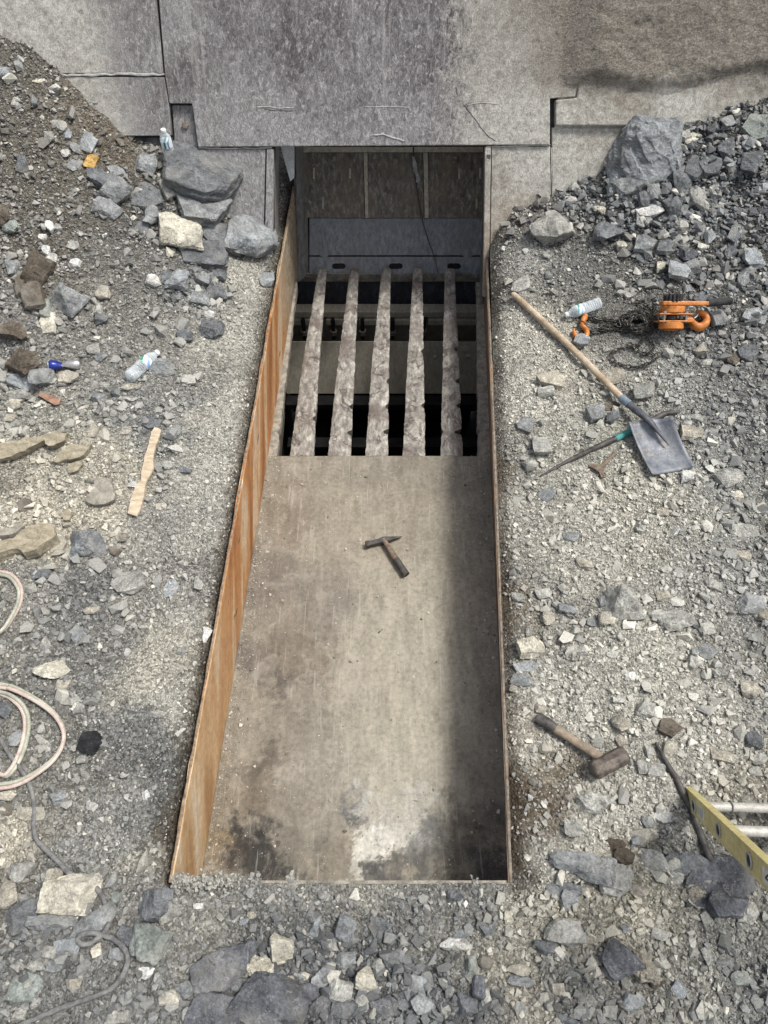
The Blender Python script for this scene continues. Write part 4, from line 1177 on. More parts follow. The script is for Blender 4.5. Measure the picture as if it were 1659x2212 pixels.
def rock_mesh(name, seed, dims, shape, lod):
    r = np.random.default_rng(seed); bm = bmesh.new()
    if shape in 'rc':
        for _ in range(26):
            p = r.normal(size=3); p /= np.linalg.norm(p); bm.verts.new(p * r.uniform(.88, 1.08))
    elif shape == 't':
        for p in ((-1, -1, -1), (1, -.9, -1), (.9, 1, -1), (-.9, .9, -1), (.05, .0, 1.15), (-.15, .35, .95), (.55, -.55, -.1), (-.6, -.6, -.2), (.7, .5, -.1)):
            bm.verts.new(np.array(p) * r.uniform(.82, 1.1, 3))
    elif shape == 'w':
        for p in ((-1, -1, -1), (1, -.7, -1), (1, 1, -1), (-1, 1, -1), (-.3, .2, 1.2), (.55, .5, 1.15), (.75, -.3, .5), (-.75, -.3, .1), (.2, -.9, -.1), (-.2, .9, 1.0), (.9, .8, .7)):
            bm.verts.new(np.array(p) * r.uniform(.9, 1.06, 3))
    elif shape in 'fs':
        n = int(r.integers(5, 9)); ph = r.uniform(0, 6.28)
        for k in range(n):
            th = ph + 6.283 * (k + r.uniform(-.32, .32)) / n; q = r.uniform(.72, 1.1)
            c, s_ = math.cos(th), math.sin(th); q /= max(abs(c), abs(s_)) ** .55
            bm.verts.new((c * q, s_ * q, r.uniform(.35, 1.0))); q *= r.uniform(.85, 1.12); bm.verts.new((c * q, s_ * q, -1))
    elif seed % 3 == 0 and dims[0] < .15:
        for _ in range(15):
            p = r.normal(size=3); p /= np.linalg.norm(p); p = np.sign(p) * abs(p) ** .55; bm.verts.new(p * r.uniform(.8, 1.08))
    else:
        bmesh.ops.create_cube(bm, size=2)
        bmesh.ops.rotate(bm, verts=bm.verts, cent=(0, 0, 0), matrix=Matrix.Rotation(r.uniform(-.5, .5), 3, 'Z') @ Matrix.Rotation(r.uniform(-.45, .45), 3, 'X') @ Matrix.Rotation(r.uniform(-.45, .45), 3, 'Y'))
        for _ in range(9):
            n = r.normal(size=3); n /= np.linalg.norm(n)
            d = abs(n).sum() * r.uniform(.54, .78)
            bmesh.ops.bisect_plane(bm, geom=bm.verts[:] + bm.edges[:] + bm.faces[:], plane_co=n * d, plane_no=n, clear_outer=True)
    vs = [v.co.copy() for v in bm.verts]; bm.free(); bm = bmesh.new()
    for c in vs: bm.verts.new(c)
    bmesh.ops.convex_hull(bm, input=bm.verts)
    bmesh.ops.delete(bm, geom=[v for v in bm.verts if not v.link_faces], context='VERTS')
    co = np.array([v.co[:] for v in bm.verts]); lo, hi = co.min(0), co.max(0)
    for v in bm.verts: v.co = Vector([((v.co[i] - lo[i]) / (hi[i] - lo[i]) - .5) * dims[i] for i in range(3)])
    bmesh.ops.dissolve_limit(bm, angle_limit=R(4), verts=bm.verts, edges=bm.edges)
    md = min(dims)
    if lod > 0:
        try: bmesh.ops.bevel(bm, geom=bm.edges[:], offset=md * .016, segments=1, affect='EDGES', profile=.5)
        except Exception: pass
    bmesh.ops.triangulate(bm, faces=bm.faces)
    for _ in range(lod):
        L = max(dims) / (5, 9, 17, 30, 52)[min(lod, 4)]
        bmesh.ops.subdivide_edges(bm, edges=[e for e in bm.edges if e.calc_length() > L], cuts=1)
        bmesh.ops.triangulate(bm, faces=bm.faces)
    if lod:
        bm.normal_update(); P = np.array([v.co[:] for v in bm.verts]); Nn = np.array([v.normal[:] for v in bm.verts])
        q = P / md
        rf = .16 if shape == 'c' else (.085 if shape != 'r' else .06)
        d = rf * fbm(q[:, 0] * 1.6, q[:, 1] * 1.6, q[:, 2] * 1.6, seed=seed, oct=3) + (.10 if shape == 'c' else .022) * fbm(q[:, 0] * 7, q[:, 1] * 7, q[:, 2] * 7, seed=seed + 9, oct=2 + lod // 2)
        if shape in 'sw':   # slate layering: ledges along the bedding
            lay = np.floor((q[:, 2] * .86 + q[:, 0] * .22 - q[:, 1] * .28 + .25 * vnoise(q[:, 0] * 1.2, q[:, 1] * 1.2, seed=seed)) * 6)
            d += .10 * (_h(lay, lay * 0, lay * 0, seed) - .5)
        if shape in 'bwt':    # chipped steps
            k = np.floor((q @ r.normal(size=3)) * 3 + 1.2 * vnoise(q[:, 0] * 2, q[:, 1] * 2, q[:, 2] * 2, seed=seed + 3))
            d += .06 * (_h(k, k * 0, k * 0, seed + 5) - .5)
        P = P + Nn * (d * md)[:, None]
        for v, p in zip(bm.verts, P): v.co = p
    me = bpy.data.meshes.new(name); bm.to_mesh(me); bm.free(); return me

LAND = [('the standing water bottle', 372, 300), ('the crushed can', 140, 790), ('the bottle with the green band', 305, 790), ('the long tan splinter', 310, 1015), ('the flat rusty strip', 105, 858),
        ('the bottle beside the chain', 1260, 664), ('the orange hoist', 1450, 690), ('the chain pile', 1360, 698), ('the tail of the chain', 1370, 770), ('the end of the shovel handle', 1110, 636), ('the shovel blade', 1430, 970),
        ('the tip of the green banded bar', 1180, 1022), ('the sledgehammer head', 1315, 1645), ('the sledgehammer grip', 1170, 1552), ('the foot of the ladder', 1480, 1690), ('the upper end of the black pry bar', 1420, 1608),
        ('the inner hose loop', 50, 1560), ('the outer hose loop', 138, 1580), ('the upper hose loop', 40, 1275), ('the loop of the grey cable', 240, 2040), ('the near left trough corner', 375, 1915), ('the near right trough corner', 1095, 1905), ('the left jamb', 585, 430), ('the right jamb', 1055, 430)]
rocks = []
for ln in ROCKS.split('\n'):
    a, _, lab = ln.partition('|'); x, y, w, h, c, sh, rot = a.split()
    rocks.append([float(x), float(y), float(w), float(h), c, sh, float(rot), lab])
for r in rocks:
    if r[7] and r[2] > 60:
        words = r[7].split(); cut = len(words)
        for k, wd in enumerate(words):
            if k > 1 and wd in ('leaning', 'lying', 'among', 'right', 'left', 'below', 'touching', 'under', 'with', 'between', 'on', 'directly', 'at', 'half', 'above', 'pinning', 'tilted', 'just', 'behind', 'resting', 'standing', 'centred', 'beside', 'sunk', 'high', 'of'): cut = k; break
        ph = ' '.join(words[:cut])
        if sum(' '.join(o[7].split()[:cut]) == ph for o in rocks) == 1 and cut <= 5 and (r[7].startswith('largest') or r[7].startswith('biggest') or cut >= 3): LAND.append(('the ' + ph, r[0], r[1]))
used = {r[7] for r in rocks if r[7]}
def way(dx, dy):
    a = math.degrees(math.atan2(-dy, dx)) % 360
    return ['right of', 'above and right of', 'above', 'above and left of', 'left of', 'below and left of', 'below', 'below and right of'][int((a + 22.5) // 45) % 8]
def auto_label(r):
    x, y, w, h, c, sh = r[:6]; m = max(w, h)
    size = 'tiny' if m < 20 else 'small' if m < 32 else 'mid sized' if m < 48 else 'large'
    form = dict(f='flat', t='pointed', s='layered', r='rounded', b='angular', c='crumbly', w='wedged')[sh]
    near = sorted(LAND, key=lambda l: math.hypot(l[1] - x, l[2] - y))[:7]
    for l in near[:1] + near[1:4]:
        d = math.hypot(l[1] - x, l[2] - y)
        s = f"{size} {form} {RN[c]} stone {'close ' if d < 60 else 'far ' if d > 170 else ''}{way(x - l[1], y - l[2])} {l[0]}"
        if s not in used and len(s.split()) <= 16: return s
    return f"{size} {form} {RN[c]} stone numbering {len(used)}"
GROUP = [('stones lying on the left heap', lambda x, y: x < 600 and y < 760), ('stones lying on the left bank', lambda x, y: x < 600 and y < 1860), ('stones lying in the near rubble', lambda x, y: y > 1900), ('stones lying on the right heap', lambda x, y: y < 660), ('stones lying on the right bank', lambda x, y: True)]
for n, r in enumerate(rocks):
    x, y, w, h, c, sh, rot, lab = r
    p0 = gp(x, y); k = pxm(p0); d = ray(x, y); sd = -d[2] / np.linalg.norm(d); cd = math.sqrt(1 - sd * sd)
    rat = dict(b=.68, f=.26, s=.38, r=.62, t=.95, c=.7, w=.62)[sh]
    rr = R(rot); a = w / k
    if abs(rot) > 24:      # picture extents of a turned stone
        pass
    b = h / k / (sd + rat * .55 * cd)
    cc = rat * min(a, b) * (1.0 if sh != 't' else .9)
    lift = cc * (.36 if sh in 'tw' else .29) + (.045 if 'end hook' in lab else 0)
    m = max(w, h); lod = 4 if m > 95 else 3 if m > 60 else 2 if m > 30 else 1
    me = rock_mesh('rock', 100 + n * 7, (a * 1.04, b * 1.04, cc), sh, lod)
    me.materials.append(MRC if sh == 'c' else MRS if sh in 'sw' else MRV if c in 'DVU' else MR)
    o = bpy.data.objects.new('rock' if m > 45 else 'stone', me); COL.objects.link(o)
    p = gp(x, y, lift); o.location = p
    e = .06; sxl = (float(ground(p[0] + e, p[1], False)) - float(ground(p[0] - e, p[1], False))) / (2 * e); syl = (float(ground(p[0], p[1] + e, False)) - float(ground(p[0], p[1] - e, False))) / (2 * e)
    nrm = Vector((-sxl * .7, -syl * .7, 1)).normalized()
    q = Vector((0, 0, 1)).rotation_difference(nrm)
    o.rotation_euler = (q.to_matrix() @ Matrix.Rotation(-rr + rng.normal() * .06, 3, 'Z') @ Matrix.Rotation(rng.normal() * .10, 3, 'X') @ Matrix.Rotation(rng.normal() * .08, 3, 'Y')).to_euler()
    cl = np.array(RC[c]) * rng.uniform(.88, 1.14); o.color = (*np.clip(cl, 0, 1), 1)
    if not lab:
        lab = auto_label(r); used.add(lab)
    tag(o, lab, 'rock' if m > 45 else 'stone')
    for gname, t in GROUP:
        if t(x, y): o['group'] = gname; break

# flat slabs whose outline matters
MSLAB = mat_simple('tan_shale', (.24, .205, .14), (.46, .405, .30), 16, (1, 2.5, 1), rough=.9, bump=.7, bd=.006)
MSLABD = mat_simple('grey_tan_shale', (.20, .185, .155), (.42, .385, .315), 22, rough=.9, bump=.6, bd=.006)
def slab(name, pts, th, mat, label, cat, group=None, lift=.004, tilt=0.0):
    g3 = gpp(pts, th + lift); c = np.mean(g3, 0)
    # ragged outline
    P = []
    for i in range(len(g3)):
        a, b = g3[i], g3[(i + 1) % len(g3)]; n = max(2, int(np.linalg.norm(b - a) / .02))
        for k in range(n):
            q = a + (b - a) * (k / n); P.append(q + np.array([*(rng.normal(size=2) * (.0035 if th > .019 else .0014)), 0]))
    z = np.mean([q[2] for q in g3]); sl = np.polyfit([q[1] for q in g3], [q[2] for q in g3], 1)
    poly = [(q[0] - c[0], q[1] - c[1]) for q in P]
    o = MB().prism(poly, -th, 0).build(name, None, None)
    bm = bmesh.new(); bm.from_mesh(o.data)
    top = [f for f in bm.faces if f.normal.z > .9]
    bmesh.ops.triangulate(bm, faces=bm.faces); 
    for _ in range(3):
        bmesh.ops.subdivide_edges(bm, edges=[e for e in bm.edges if e.calc_length() > .03], cuts=1); bmesh.ops.triangulate(bm, faces=bm.faces)
    for v in bm.verts:
        v.co.z += .18 * th * float(fbm(np.array([v.co.x * 14]), np.array([v.co.y * 14]), seed=int(abs(c[0]) * 1000) % 97, oct=3)[0])
        lay = math.floor((v.co.z / th) * 3)
        if th > .019 and v.co.z < -.02 * th: v.co.x *= 1 + .02 * ((lay * 7) % 3 - 1); v.co.y *= 1 + .03 * ((lay * 5) % 3 - 1)
    bm.to_mesh(o.data); bm.free()
    o.data.materials.append(mat); o.location = (c[0], c[1], z); o.rotation_euler = (math.atan(float(np.clip(sl[0], -.5, .5))) if len(g3) > 3 else 0, 0, 0)
    return tag(o, label, cat, group, 'thing')
def dz(pts): return [(zx * .248, 862.6 + zy * .248) for zx, zy in pts]
SG = 'tan slabs on the left bank'
slab('rock_slab', dz([(-60, 400), (120, 365), (250, 330), (400, 300), (480, 275), (570, 275), (520, 370), (420, 415), (390, 362), (250, 440), (110, 500), (-60, 545)]), .05, MSLAB, 'long tan slab pointing right from the left picture edge', 'rock slab', SG)
slab('rock_slab', dz([(435, 560), (520, 470), (610, 382), (700, 382), (800, 400), (760, 450), (680, 500), (600, 522)]), .035, MSLAB, 'leaf shaped tan slab right of the long tan slab', 'rock slab', SG)
slab('rock_slab', dz([(820, 685), (975, 680), (988, 790), (1002, 890), (920, 915), (780, 905), (740, 880), (790, 760)]), .03, MSLABD, 'trapezoid grey tan slab left of the long tan splinter', 'rock slab', SG)
slab('rock_slab', dz([(-40, 1230), (100, 1180), (220, 1130), (310, 1090), (400, 1085), (470, 1140), (495, 1190), (420, 1240), (330, 1322), (200, 1330), (150, 1290), (-40, 1345)]), .06, MSLAB, 'broad tan slab at the left edge below the dark patch', 'rock slab', SG)
slab('rock_slab', dz([(-30, 1110), (80, 1090), (200, 1080), (230, 1120), (120, 1165), (-30, 1190)]), .03, MSLABD, 'thin tan slab tucked above the broad tan slab', 'rock slab', SG)
slab('rock_slab', dz([(590, 560), (690, 530), (720, 570), (680, 630), (600, 640)]), .02, MSLAB, 'small tan slab below the leaf shaped slab', 'rock slab', SG)
slab('rock_slab', dz([(530, 1010), (590, 950), (625, 1000), (600, 1060), (550, 1050)]), .015, MSLAB, 'small upright tan flake above the peaked blue grey rock', 'rock slab', SG)
MWOOD = mat_simple('weathered_wood', (.42, .33, .22), (.66, .56, .41), 12, (1, 4, 1), rough=.9, bump=.3, rot=(0, 0, R(14)), fleck=((.36, .20, .14), .60))
slab('wood_splinter', dz([(1345, 212), (1402, 260), (1385, 320), (1360, 400), (1340, 500), (1335, 600), (1300, 690), (1280, 740), (1250, 860), (1225, 960), (1190, 1030), (1105, 990), (1120, 930), (1135, 870), (1160, 790), (1190, 722), (1225, 700), (1235, 590), (1260, 510), (1282, 430), (1300, 350), (1322, 280)]), .014, MWOOD, 'long tan wooden splinter lying on the left bank', 'wood piece', None, .012)
MRS2 = mat_simple('red_rust_plate', (.20, .10, .065), (.40, .25, .18), 30, rough=.85, bump=.5)
slab('metal_strip', [(z * .2014, 497.6 + w * .2014) for z, w in [(395, 1760), (470, 1735), (560, 1770), (650, 1810), (632, 1862), (592, 1885), (490, 1820)]], .012, MRS2, 'flat rusty red strip below the crushed can', 'metal strip', None, .008)
# ------------------------------------------------------------------ tools and litter
MASH = mat_simple('worn_ash_wood', (.34, .255, .165), (.58, .48, .35), 14, (1, 1, 1), rough=.75, bump=.2)
MBLADE = mat_simple('blue_grey_blade_steel', (.125, .135, .155), (.24, .25, .27), 24, (1, 1, 1), rough=.55, metal=.3, bump=.15, fleck=((.24, .215, .175), .58))
MSOCK = mat_simple('dark_socket_steel', (.06, .065, .075), (.13, .135, .15), 20, rough=.55, metal=.3)
MCOLL = mat_simple('dull_blue_collar', (.16, .21, .25), (.30, .36, .40), 40, rough=.5, metal=.3)
MIRON = mat_simple('dark_iron', (.045, .042, .04), (.13, .12, .11), 30, rough=.6, metal=.3)
MTEAL = mat_simple('teal_paint', (.03, .17, .16), (.08, .30, .27), 30, rough=.6, fleck=((.05, .05, .05), .68))
MRUSTY = mat_simple('brown_rusted_steel', (.12, .085, .06), (.27, .21, .155), 50, rough=.8)
MGRIPW = mat_simple('dirty_hickory', (.10, .085, .07), (.34, .27, .195), 12, rough=.8, bump=.3)
MSLED = mat_simple('sledge_steel', (.06, .05, .042), (.22, .185, .155), 30, rough=.6, metal=.25, bump=.3)

# square point shovel
sh = empty('shovel', gp(1360, 890), 'square point shovel with long pale wooden handle lying on the right bank', 'shovel')
SI = Matrix.Translation(-Vector(sh.location))
def sp(o, I): o.matrix_parent_inverse = I; return o
A = Vector(gp(1109, 636, .03)); B = Vector(gp(1347, 864, .065)); C2 = Vector(gp(1403, 909, .075))
P = [A.lerp(B, t) for t in np.linspace(0, 1, 14)]
for k, p in enumerate(P): p.z += .012 * math.sin(math.pi * k / 13)
m = MB().tube([P[0] - (P[1] - P[0]).normalized() * .012] + P, [.008, .0165] + [.0185] * 12 + [.019], 14)
sp(m.build('handle', MASH, sh, True), SI)
sp(MB().tube([B - (B - A).normalized() * .02, B.lerp(C2, .22)], [.0215, .022], 14).build('collar', MCOLL, sh, True), SI)
sp(MB().tube([B.lerp(C2, .18), B.lerp(C2, .6), C2, Vector(gp(1428, 940, .052)), Vector(gp(1445, 962, .030))], [.0215, .021, .017, .009, .003], 14, True, .8).build('socket', MSOCK, sh, True), SI)
TL, TR_, BR, BL_ = [Vector(gp(*q)) for q in ((1355, 916, .075), (1449, 904, .06), (1500, 1011, .014), (1407, 1028, .02))]
n = 14; vs = []; nrm = (TR_ - TL).cross(BL_ - TL).normalized() * -1
if nrm.z < 0: nrm = -nrm
for i in range(n + 1):
    for j in range(n + 1):
        u, v = j / n, i / n
        p = TL.lerp(TR_, u).lerp(BL_.lerp(BR, u), v)
        c = abs(u - .5) * 2
        h = .034 * c ** 3 * (1 - .35 * v) + .028 * math.sin(math.pi * v) * -1 + .018 * math.exp(-((u - .5) / .12) ** 2) * max(0, 1 - v * 2.2)
        if v < .08: p = p - (BL_ - TL).normalized() * (.012 * (math.exp(-((u - .5) / .25) ** 2)))
        vs.append(p + nrm * h)
fs = [[i * (n + 1) + j, i * (n + 1) + j + 1, (i + 1) * (n + 1) + j + 1, (i + 1) * (n + 1) + j] for i in range(n) for j in range(n)]
o = sp(MB().add(vs, fs).build('blade', MBLADE, sh, True), SI); so = o.modifiers.new('Solidify', 'SOLIDIFY'); so.thickness = .0035; so.offset = 0

def bar(name, pts, radii, mat, label, cat, lift=.012, n=10, parts=()):
    P = spline([gp(x, y, lift) for x, y in pts], 6)
    rr = np.interp(np.linspace(0, 1, len(P)), np.linspace(0, 1, len(radii)), radii)
    o = MB().tube(P, list(rr), n).build(name, mat, None, True); tag(o, label, cat)
    for pn, a, b, pm, ex in parts:
        i0, i1 = int(a * (len(P) - 1)), int(b * (len(P) - 1))
        MB().tube(P[i0:i1 + 1], [r + ex for r in rr[i0:i1 + 1]], n).build(pn, pm, o, True)
    return o
bar('pry_bar', [(1169, 1027), (1235, 992), (1302, 960), (1355, 936), (1408, 908), (1439, 893), (1466, 890)], [.004, .012, .0155, .017, .0165, .0145, .008], MIRON, 'pry bar with a teal painted band lying under the shovel blade', 'pry bar', .014, 10, [('painted_band', .42, .67, MTEAL, .0012)])
bar('pry_bar', [(1417, 1604), (1441, 1649), (1461, 1682), (1476, 1714), (1494, 1750), (1506, 1782), (1518, 1815), (1530, 1845), (1537, 1862)], [.006, .010, .0125, .0135, .0145, .0145, .0145, .013, .010], MIRON, 'dark pry bar lying beside the foot of the ladder', 'pry bar', .014)

# small wrench below the teal bar
wr = empty('wrench', gp(1297, 1008), 'small rusty open jawed wrench lying below the pry bar with the teal band', 'wrench'); WI = Matrix.Translation(-Vector(wr.location))
a, b = Vector(gp(1330, 977, .018)), Vector(gp(1296, 1012, .018)); M = frame(a, b - a); L = (b - a).length
sp(MB().prism([(0, -.011), (L * .3, -.008), (L * .95, -.010), (L, -.014), (L, .014), (L * .95, .010), (L * .3, .008), (0, .011)], -.005, .005, M).build('handle', MRUSTY, wr, bevel=.002), WI)
sp(MB().prism([(L * .94, -.020), (L + .012, -.052), (L + .03, -.050), (L + .022, -.018), (L + .022, .012), (L + .040, .040), (L + .024, .048), (L * .94, .02)], -.009, .009, M).build('jaw', MRUSTY, wr, bevel=.002), WI)

# sledgehammer
a, b = Vector(gp(1161, 1549, .022)), Vector(gp(1312, 1646, .045)); sl = empty('sledgehammer', gp(1315, 1650), 'short sledgehammer with a blackened grip lying on the right bank', 'hammer'); LI = Matrix.Translation(-Vector(sl.location))
P = [a.lerp(b, t) for t in np.linspace(0, 1, 12)]
sp(MB().tube(P, [.021, .0235, .023, .021, .019, .0185, .019, .0195, .020, .020, .020, .020], 12, True, .85).build('handle', MGRIPW, sl, True), LI)
sp(MB().tube(P[:4], [.0222, .0247, .0242, .0215], 12, True, .85).build('grip', MIRON, sl, True), LI)
h0, h1 = Vector(gp(1284, 1664, .046)), Vector(gp(1347, 1631, .046)); L = (h1 - h0).length; M = frame(h0, h1 - h0)
m = MB().lathe([(-.010, .031), (-.003, .038), (.008, .041), (.020, .0385), (L * .35, .038), (L * .5, .041), (L * .65, .038), (L - .012, .039), (L, .040), (L + .006, .037), (L + .010, .030)], M, 8)
sp(m.build('head', MSLED, sl, bevel=.004), LI)

# chipping hammer on the trough floor
ch = empty('chipping_hammer', at_z(829, 1168, 0), 'chipping hammer with a pointed head lying on the dusty trough floor', 'hammer'); HI = Matrix.Translation(-Vector(ch.location))
j = Vector(at_z(829.5, 1167, .035)); e = Vector(at_z(877, 1242, .024)); P = [j.lerp(e, t) for t in np.linspace(0, 1, 10)]
sp(MB().tube([j - (e - j) * .03] + P, [.012, .013, .0145, .0155, .017, .018, .018, .019, .020, .0205, .0215], 14).build('handle', MRUSTY, ch, True), HI)
sp(MB().tube(P[-5:], [.0188, .0192, .0202, .0212, .0222], 14).build('grip', MIRON, ch, True), HI)
l, r = Vector(at_z(790, 1177, .030)), Vector(at_z(869, 1159, .022)); M = frame(l, r - l); L = (r - l).length
m = MB(); sec = [(0, .016, .016), (.012, .017, .017), (.03, .013, .014), (L * .38, .014, .014), (L * .48, .017, .020), (L * .58, .015, .018), (L * .7, .010, .013), (L * .88, .006, .007), (L, .0015, .002)]
vs = []
for x, hy, hz in sec: vs += [M @ Vector((x, sy * hy, sz * hz)) for sy, sz in ((-1, -1), (1, -1), (1, 1), (-1, 1))]
fs = [[k * 4 + q, k * 4 + (q + 1) % 4, (k + 1) * 4 + (q + 1) % 4, (k + 1) * 4 + q] for k in range(len(sec) - 1) for q in range(4)] + [[3, 2, 1, 0], [len(sec) * 4 - 4 + q for q in range(4)]]
m.add(vs, fs); sp(m.build('head', MIRON, ch, bevel=.002), HI)

# ------------------------------------------------------------------ lever chain hoist
MOR = mat_simple('scuffed_orange_paint', (.44, .135, .02), (.66, .245, .05), 22, rough=.5, bump=.15, spec=.5, fleck=((.10, .065, .04), .585))
MCH2 = mat_simple('oily_chain_steel', (.028, .026, .023), (.10, .092, .08), 60, rough=.45, metal=.5, spec=.5)
MRUB = mat_simple('black_rubber', (.018, .018, .018), (.05, .05, .048), 40, rough=.8)
MZINC = mat_simple('zinc_stud', (.25, .23, .20), (.42, .40, .36), 40, rough=.4, metal=.6)
hb = Vector(gp(1449, 692)); kx = pxm(hb)
ho = empty('lever_hoist', hb, 'orange lever chain hoist with a hook and a heap of dark chain', 'chain hoist')
HOI = Matrix.Translation(-hb)
def hp(x, y, z): return Vector(gp(x, y, z))       # a point of the hoist z above the rubble
AX = Vector((0, .70, .714)).normalized(); BX = Vector((1, 0, 0)); NX_ = AX.cross(BX); rr = 25.5 / kx; U = 1 / kx
Bp = hp(1449, 711, .047)
HM = Matrix((AX, BX, NX_)).transposed().to_4x4(); HM.translation = Bp    # x: up the drum axis, y: along the lever, z: down into the rubble
def drum(t0, t1, r, mat, name, n=30, ch=.004):
    return sp(MB().lathe([(t0 * U, r - ch), (t0 * U + ch, r), (t1 * U - ch, r), (t1 * U, r - ch)], HM, n).build(name, mat, ho, True), HOI)
drum(0, 14, rr, MOR, 'gear_case'); drum(-3, .2, rr * .6, MOR, 'cap'); drum(33, 47, rr * .97, MOR, 'brake_case')
for t0 in (16, 31):
    w = rr * 1.28; pl = [(-w, -.05), (w * .8, -.055), (w * 1.25, -.03), (w * 1.25, .03), (w * .8, .055), (-w, .05)]
    PM = HM @ Matrix(((0, 0, 1, 0), (1, 0, 0, 0), (0, 1, 0, 0), (0, 0, 0, 1)))
    sp(MB().prism(pl, t0 * U - .004, t0 * U + .004, PM).build('side_plate', MOR, ho, bevel=.002), HOI)
for dx in (-.85, .95):
    for dz in (-.042, .042):
        f = lambda t: HM @ Vector((t * U, rr * dx, dz))
        sp(MB().tube([f(13), f(35)], .0055, 8).build('stud', MZINC, ho, True), HOI)
        sp(MB().lathe([(0, .011), (.010, .011)], Matrix.Translation(f(32.5)) @ HM.to_3x3().to_4x4(), 6).build('nut', MZINC, ho), HOI)
drum(18, 29, rr * .42, MCH2, 'load_sheave')
drum(57, 71, rr * .66, MRUB, 'hand_wheel', 20)
for k in range(14):
    th = 2 * math.pi * k / 14
    sp(MB().box((64 * U, rr * .68 * math.cos(th), rr * .68 * math.sin(th)), (14 * U, .011, .011), HM).build('wheel_tooth', MRUB, ho), HOI)
LVM = HM @ Matrix(((0, 0, 1, 0), (1, 0, 0, 0), (0, 1, 0, 0), (0, 0, 0, 1))); q0, q1 = -25 * U, 74 * U
sp(MB().prism([(q0, -.034), (q0 + .03, -.042), (25 * U, -.036), (q1, -.020), (q1, .020), (25 * U, .036), (q0 + .03, .042), (q0, .034)], 48 * U, 57 * U, LVM).build('lever', MOR, ho, bevel=.006), HOI)
la, lc = HM @ Vector((53 * U, q1 - .01, 0)), HM @ Vector((58 * U, 124 * U, 0))
sp(MB().tube([la.lerp(lc, t) for t in (0, .05, .2, .4, .6, .8, .97, 1)], [.015, .021, .0195, .021, .0195, .021, .020, .014], 12).build('grip', MRUB, ho, True), HOI)
def hook(name, pts, rad, z=.03):
    P = spline([hp(x, y, z) for x, y in pts], 7); r = np.interp(np.linspace(0, 1, len(P)), np.linspace(0, 1, len(rad)), rad)
    return sp(MB().tube(P, list(r), 12, True, 1.25).build(name, MOR, ho, True), HOI)
sp(MB().tube([hp(1478, 691, .055), hp(1486, 691, .05), hp(1494, 691, .045)], [.014, .019, .016], 12).build('swivel', MOR, ho, True), HOI)
hook('hook', [(1490, 690), (1496, 698), (1504, 705), (1514, 706), (1523, 700), (1526, 691), (1522, 681), (1513, 675), (1504, 674)], [.016, .017, .019, .021, .021, .019, .017, .013, .006], .04)
sp(MB().tube([hp(1499, 688, .045), hp(1505, 683, .045), hp(1508, 677, .045)], .005, 8).build('latch', MZINC, ho, True), HOI)
# the lower hook at the far end of the chain
sp(MB().tube([hp(1266, 680, .03), hp(1262, 688, .03), hp(1258, 696, .03)], [.011, .017, .012], 12).build('swivel', MOR, ho, True), HOI)
hook('end_hook', [(1257, 697), (1258, 704), (1265, 711), (1268, 720), (1263, 730), (1253, 733), (1244, 727), (1240, 719), (1240, 711)], [.010, .012, .013, .0145, .015, .0145, .012, .010, .005], .022)
# chain: links along wandering paths
CHV = MB()
def link(p, d, roll):
    d = d.normalized(); up = Vector((0, 0, 1)); a = d.cross(up)
    a = a.normalized() if a.length > .01 else Vector((1, 0, 0)); b = a.cross(d)
    s = a * math.cos(roll) + b * math.sin(roll); n = d.cross(s)
    hl, hw, wr_ = .0155, .0085, .0036; ring = []
    for k in range(10):
        th = 2 * math.pi * k / 10; c, q = math.cos(th), math.sin(th)
        ring.append((p + d * (hl * (abs(c) ** .7) * (1 if c >= 0 else -1)) + s * hw * q, (d * c * .6 + s * q).normalized()))
    vs, fs = [], []
    for c, o in ring:
        for j in range(5):
            t = 2 * math.pi * j / 5; vs.append(c + (o * math.cos(t) + n * math.sin(t)) * wr_)
    for k in range(10):
        for j in range(5): fs.append([k * 5 + j, k * 5 + (j + 1) % 5, ((k + 1) % 10) * 5 + (j + 1) % 5, ((k + 1) % 10) * 5 + j])
    CHV.add(vs, fs)
def chain(pts, zf):
    P = [Vector(p) for p in spline([hp(x, y, zf(x, y)) for x, y in pts], 14)]
    pos, nxt, k = 0.0, 0.0, 0
    for a, b in zip(P[:-1], P[1:]):
        seg = (b - a).length
        while nxt < pos + seg:
            t = (nxt - pos) / seg; link(a.lerp(b, t), b - a, (0 if k % 2 else R(90)) + rng.normal() * .35 + R(30)); nxt += .0235; k += 1
        pos += seg
def heap(x, y): return .018 + .055 * math.exp(-(((x - 1377) / 34) ** 2 + ((y - 694) / 22) ** 2)) * rng.uniform(.3, 1.1)
for q in range(9):
    th = rng.uniform(0, 6.28); pts = []
    for k in range(15):
        th += rng.uniform(.6, 1.5) * (1 if q % 2 else -1); rad = rng.uniform(.35, 1.0)
        pts.append((1376 + 38 * rad * math.cos(th), 696 + 25 * rad * math.sin(th)))
    chain(pts, heap)
low = lambda x, y: .019
for pts in ([(1268, 682), (1290, 688), (1320, 692), (1345, 694), (1370, 690)], [(1270, 686), (1295, 693), (1330, 697), (1360, 700)], [(1272, 715), (1295, 710), (1320, 706), (1350, 706)], [(1273, 718), (1300, 715), (1335, 712), (1362, 714)], [(1300, 704), (1325, 700), (1350, 700)],
            [(1388, 731), (1380, 745), (1355, 750), (1325, 758), (1322, 775), (1345, 789), (1376, 793), (1402, 784), (1418, 770), (1408, 760), (1413, 748), (1402, 733)], [(1362, 745), (1376, 756), (1390, 764), (1402, 762)],
            [(1377, 652), (1395, 658), (1410, 662), (1424, 672)], [(1412, 668), (1416, 684), (1418, 700), (1408, 718), (1398, 728)], [(1424, 692), (1445, 692), (1478, 692)]):
    chain(pts, low if pts[0][1] > 640 and len(pts) != 3 else heap)
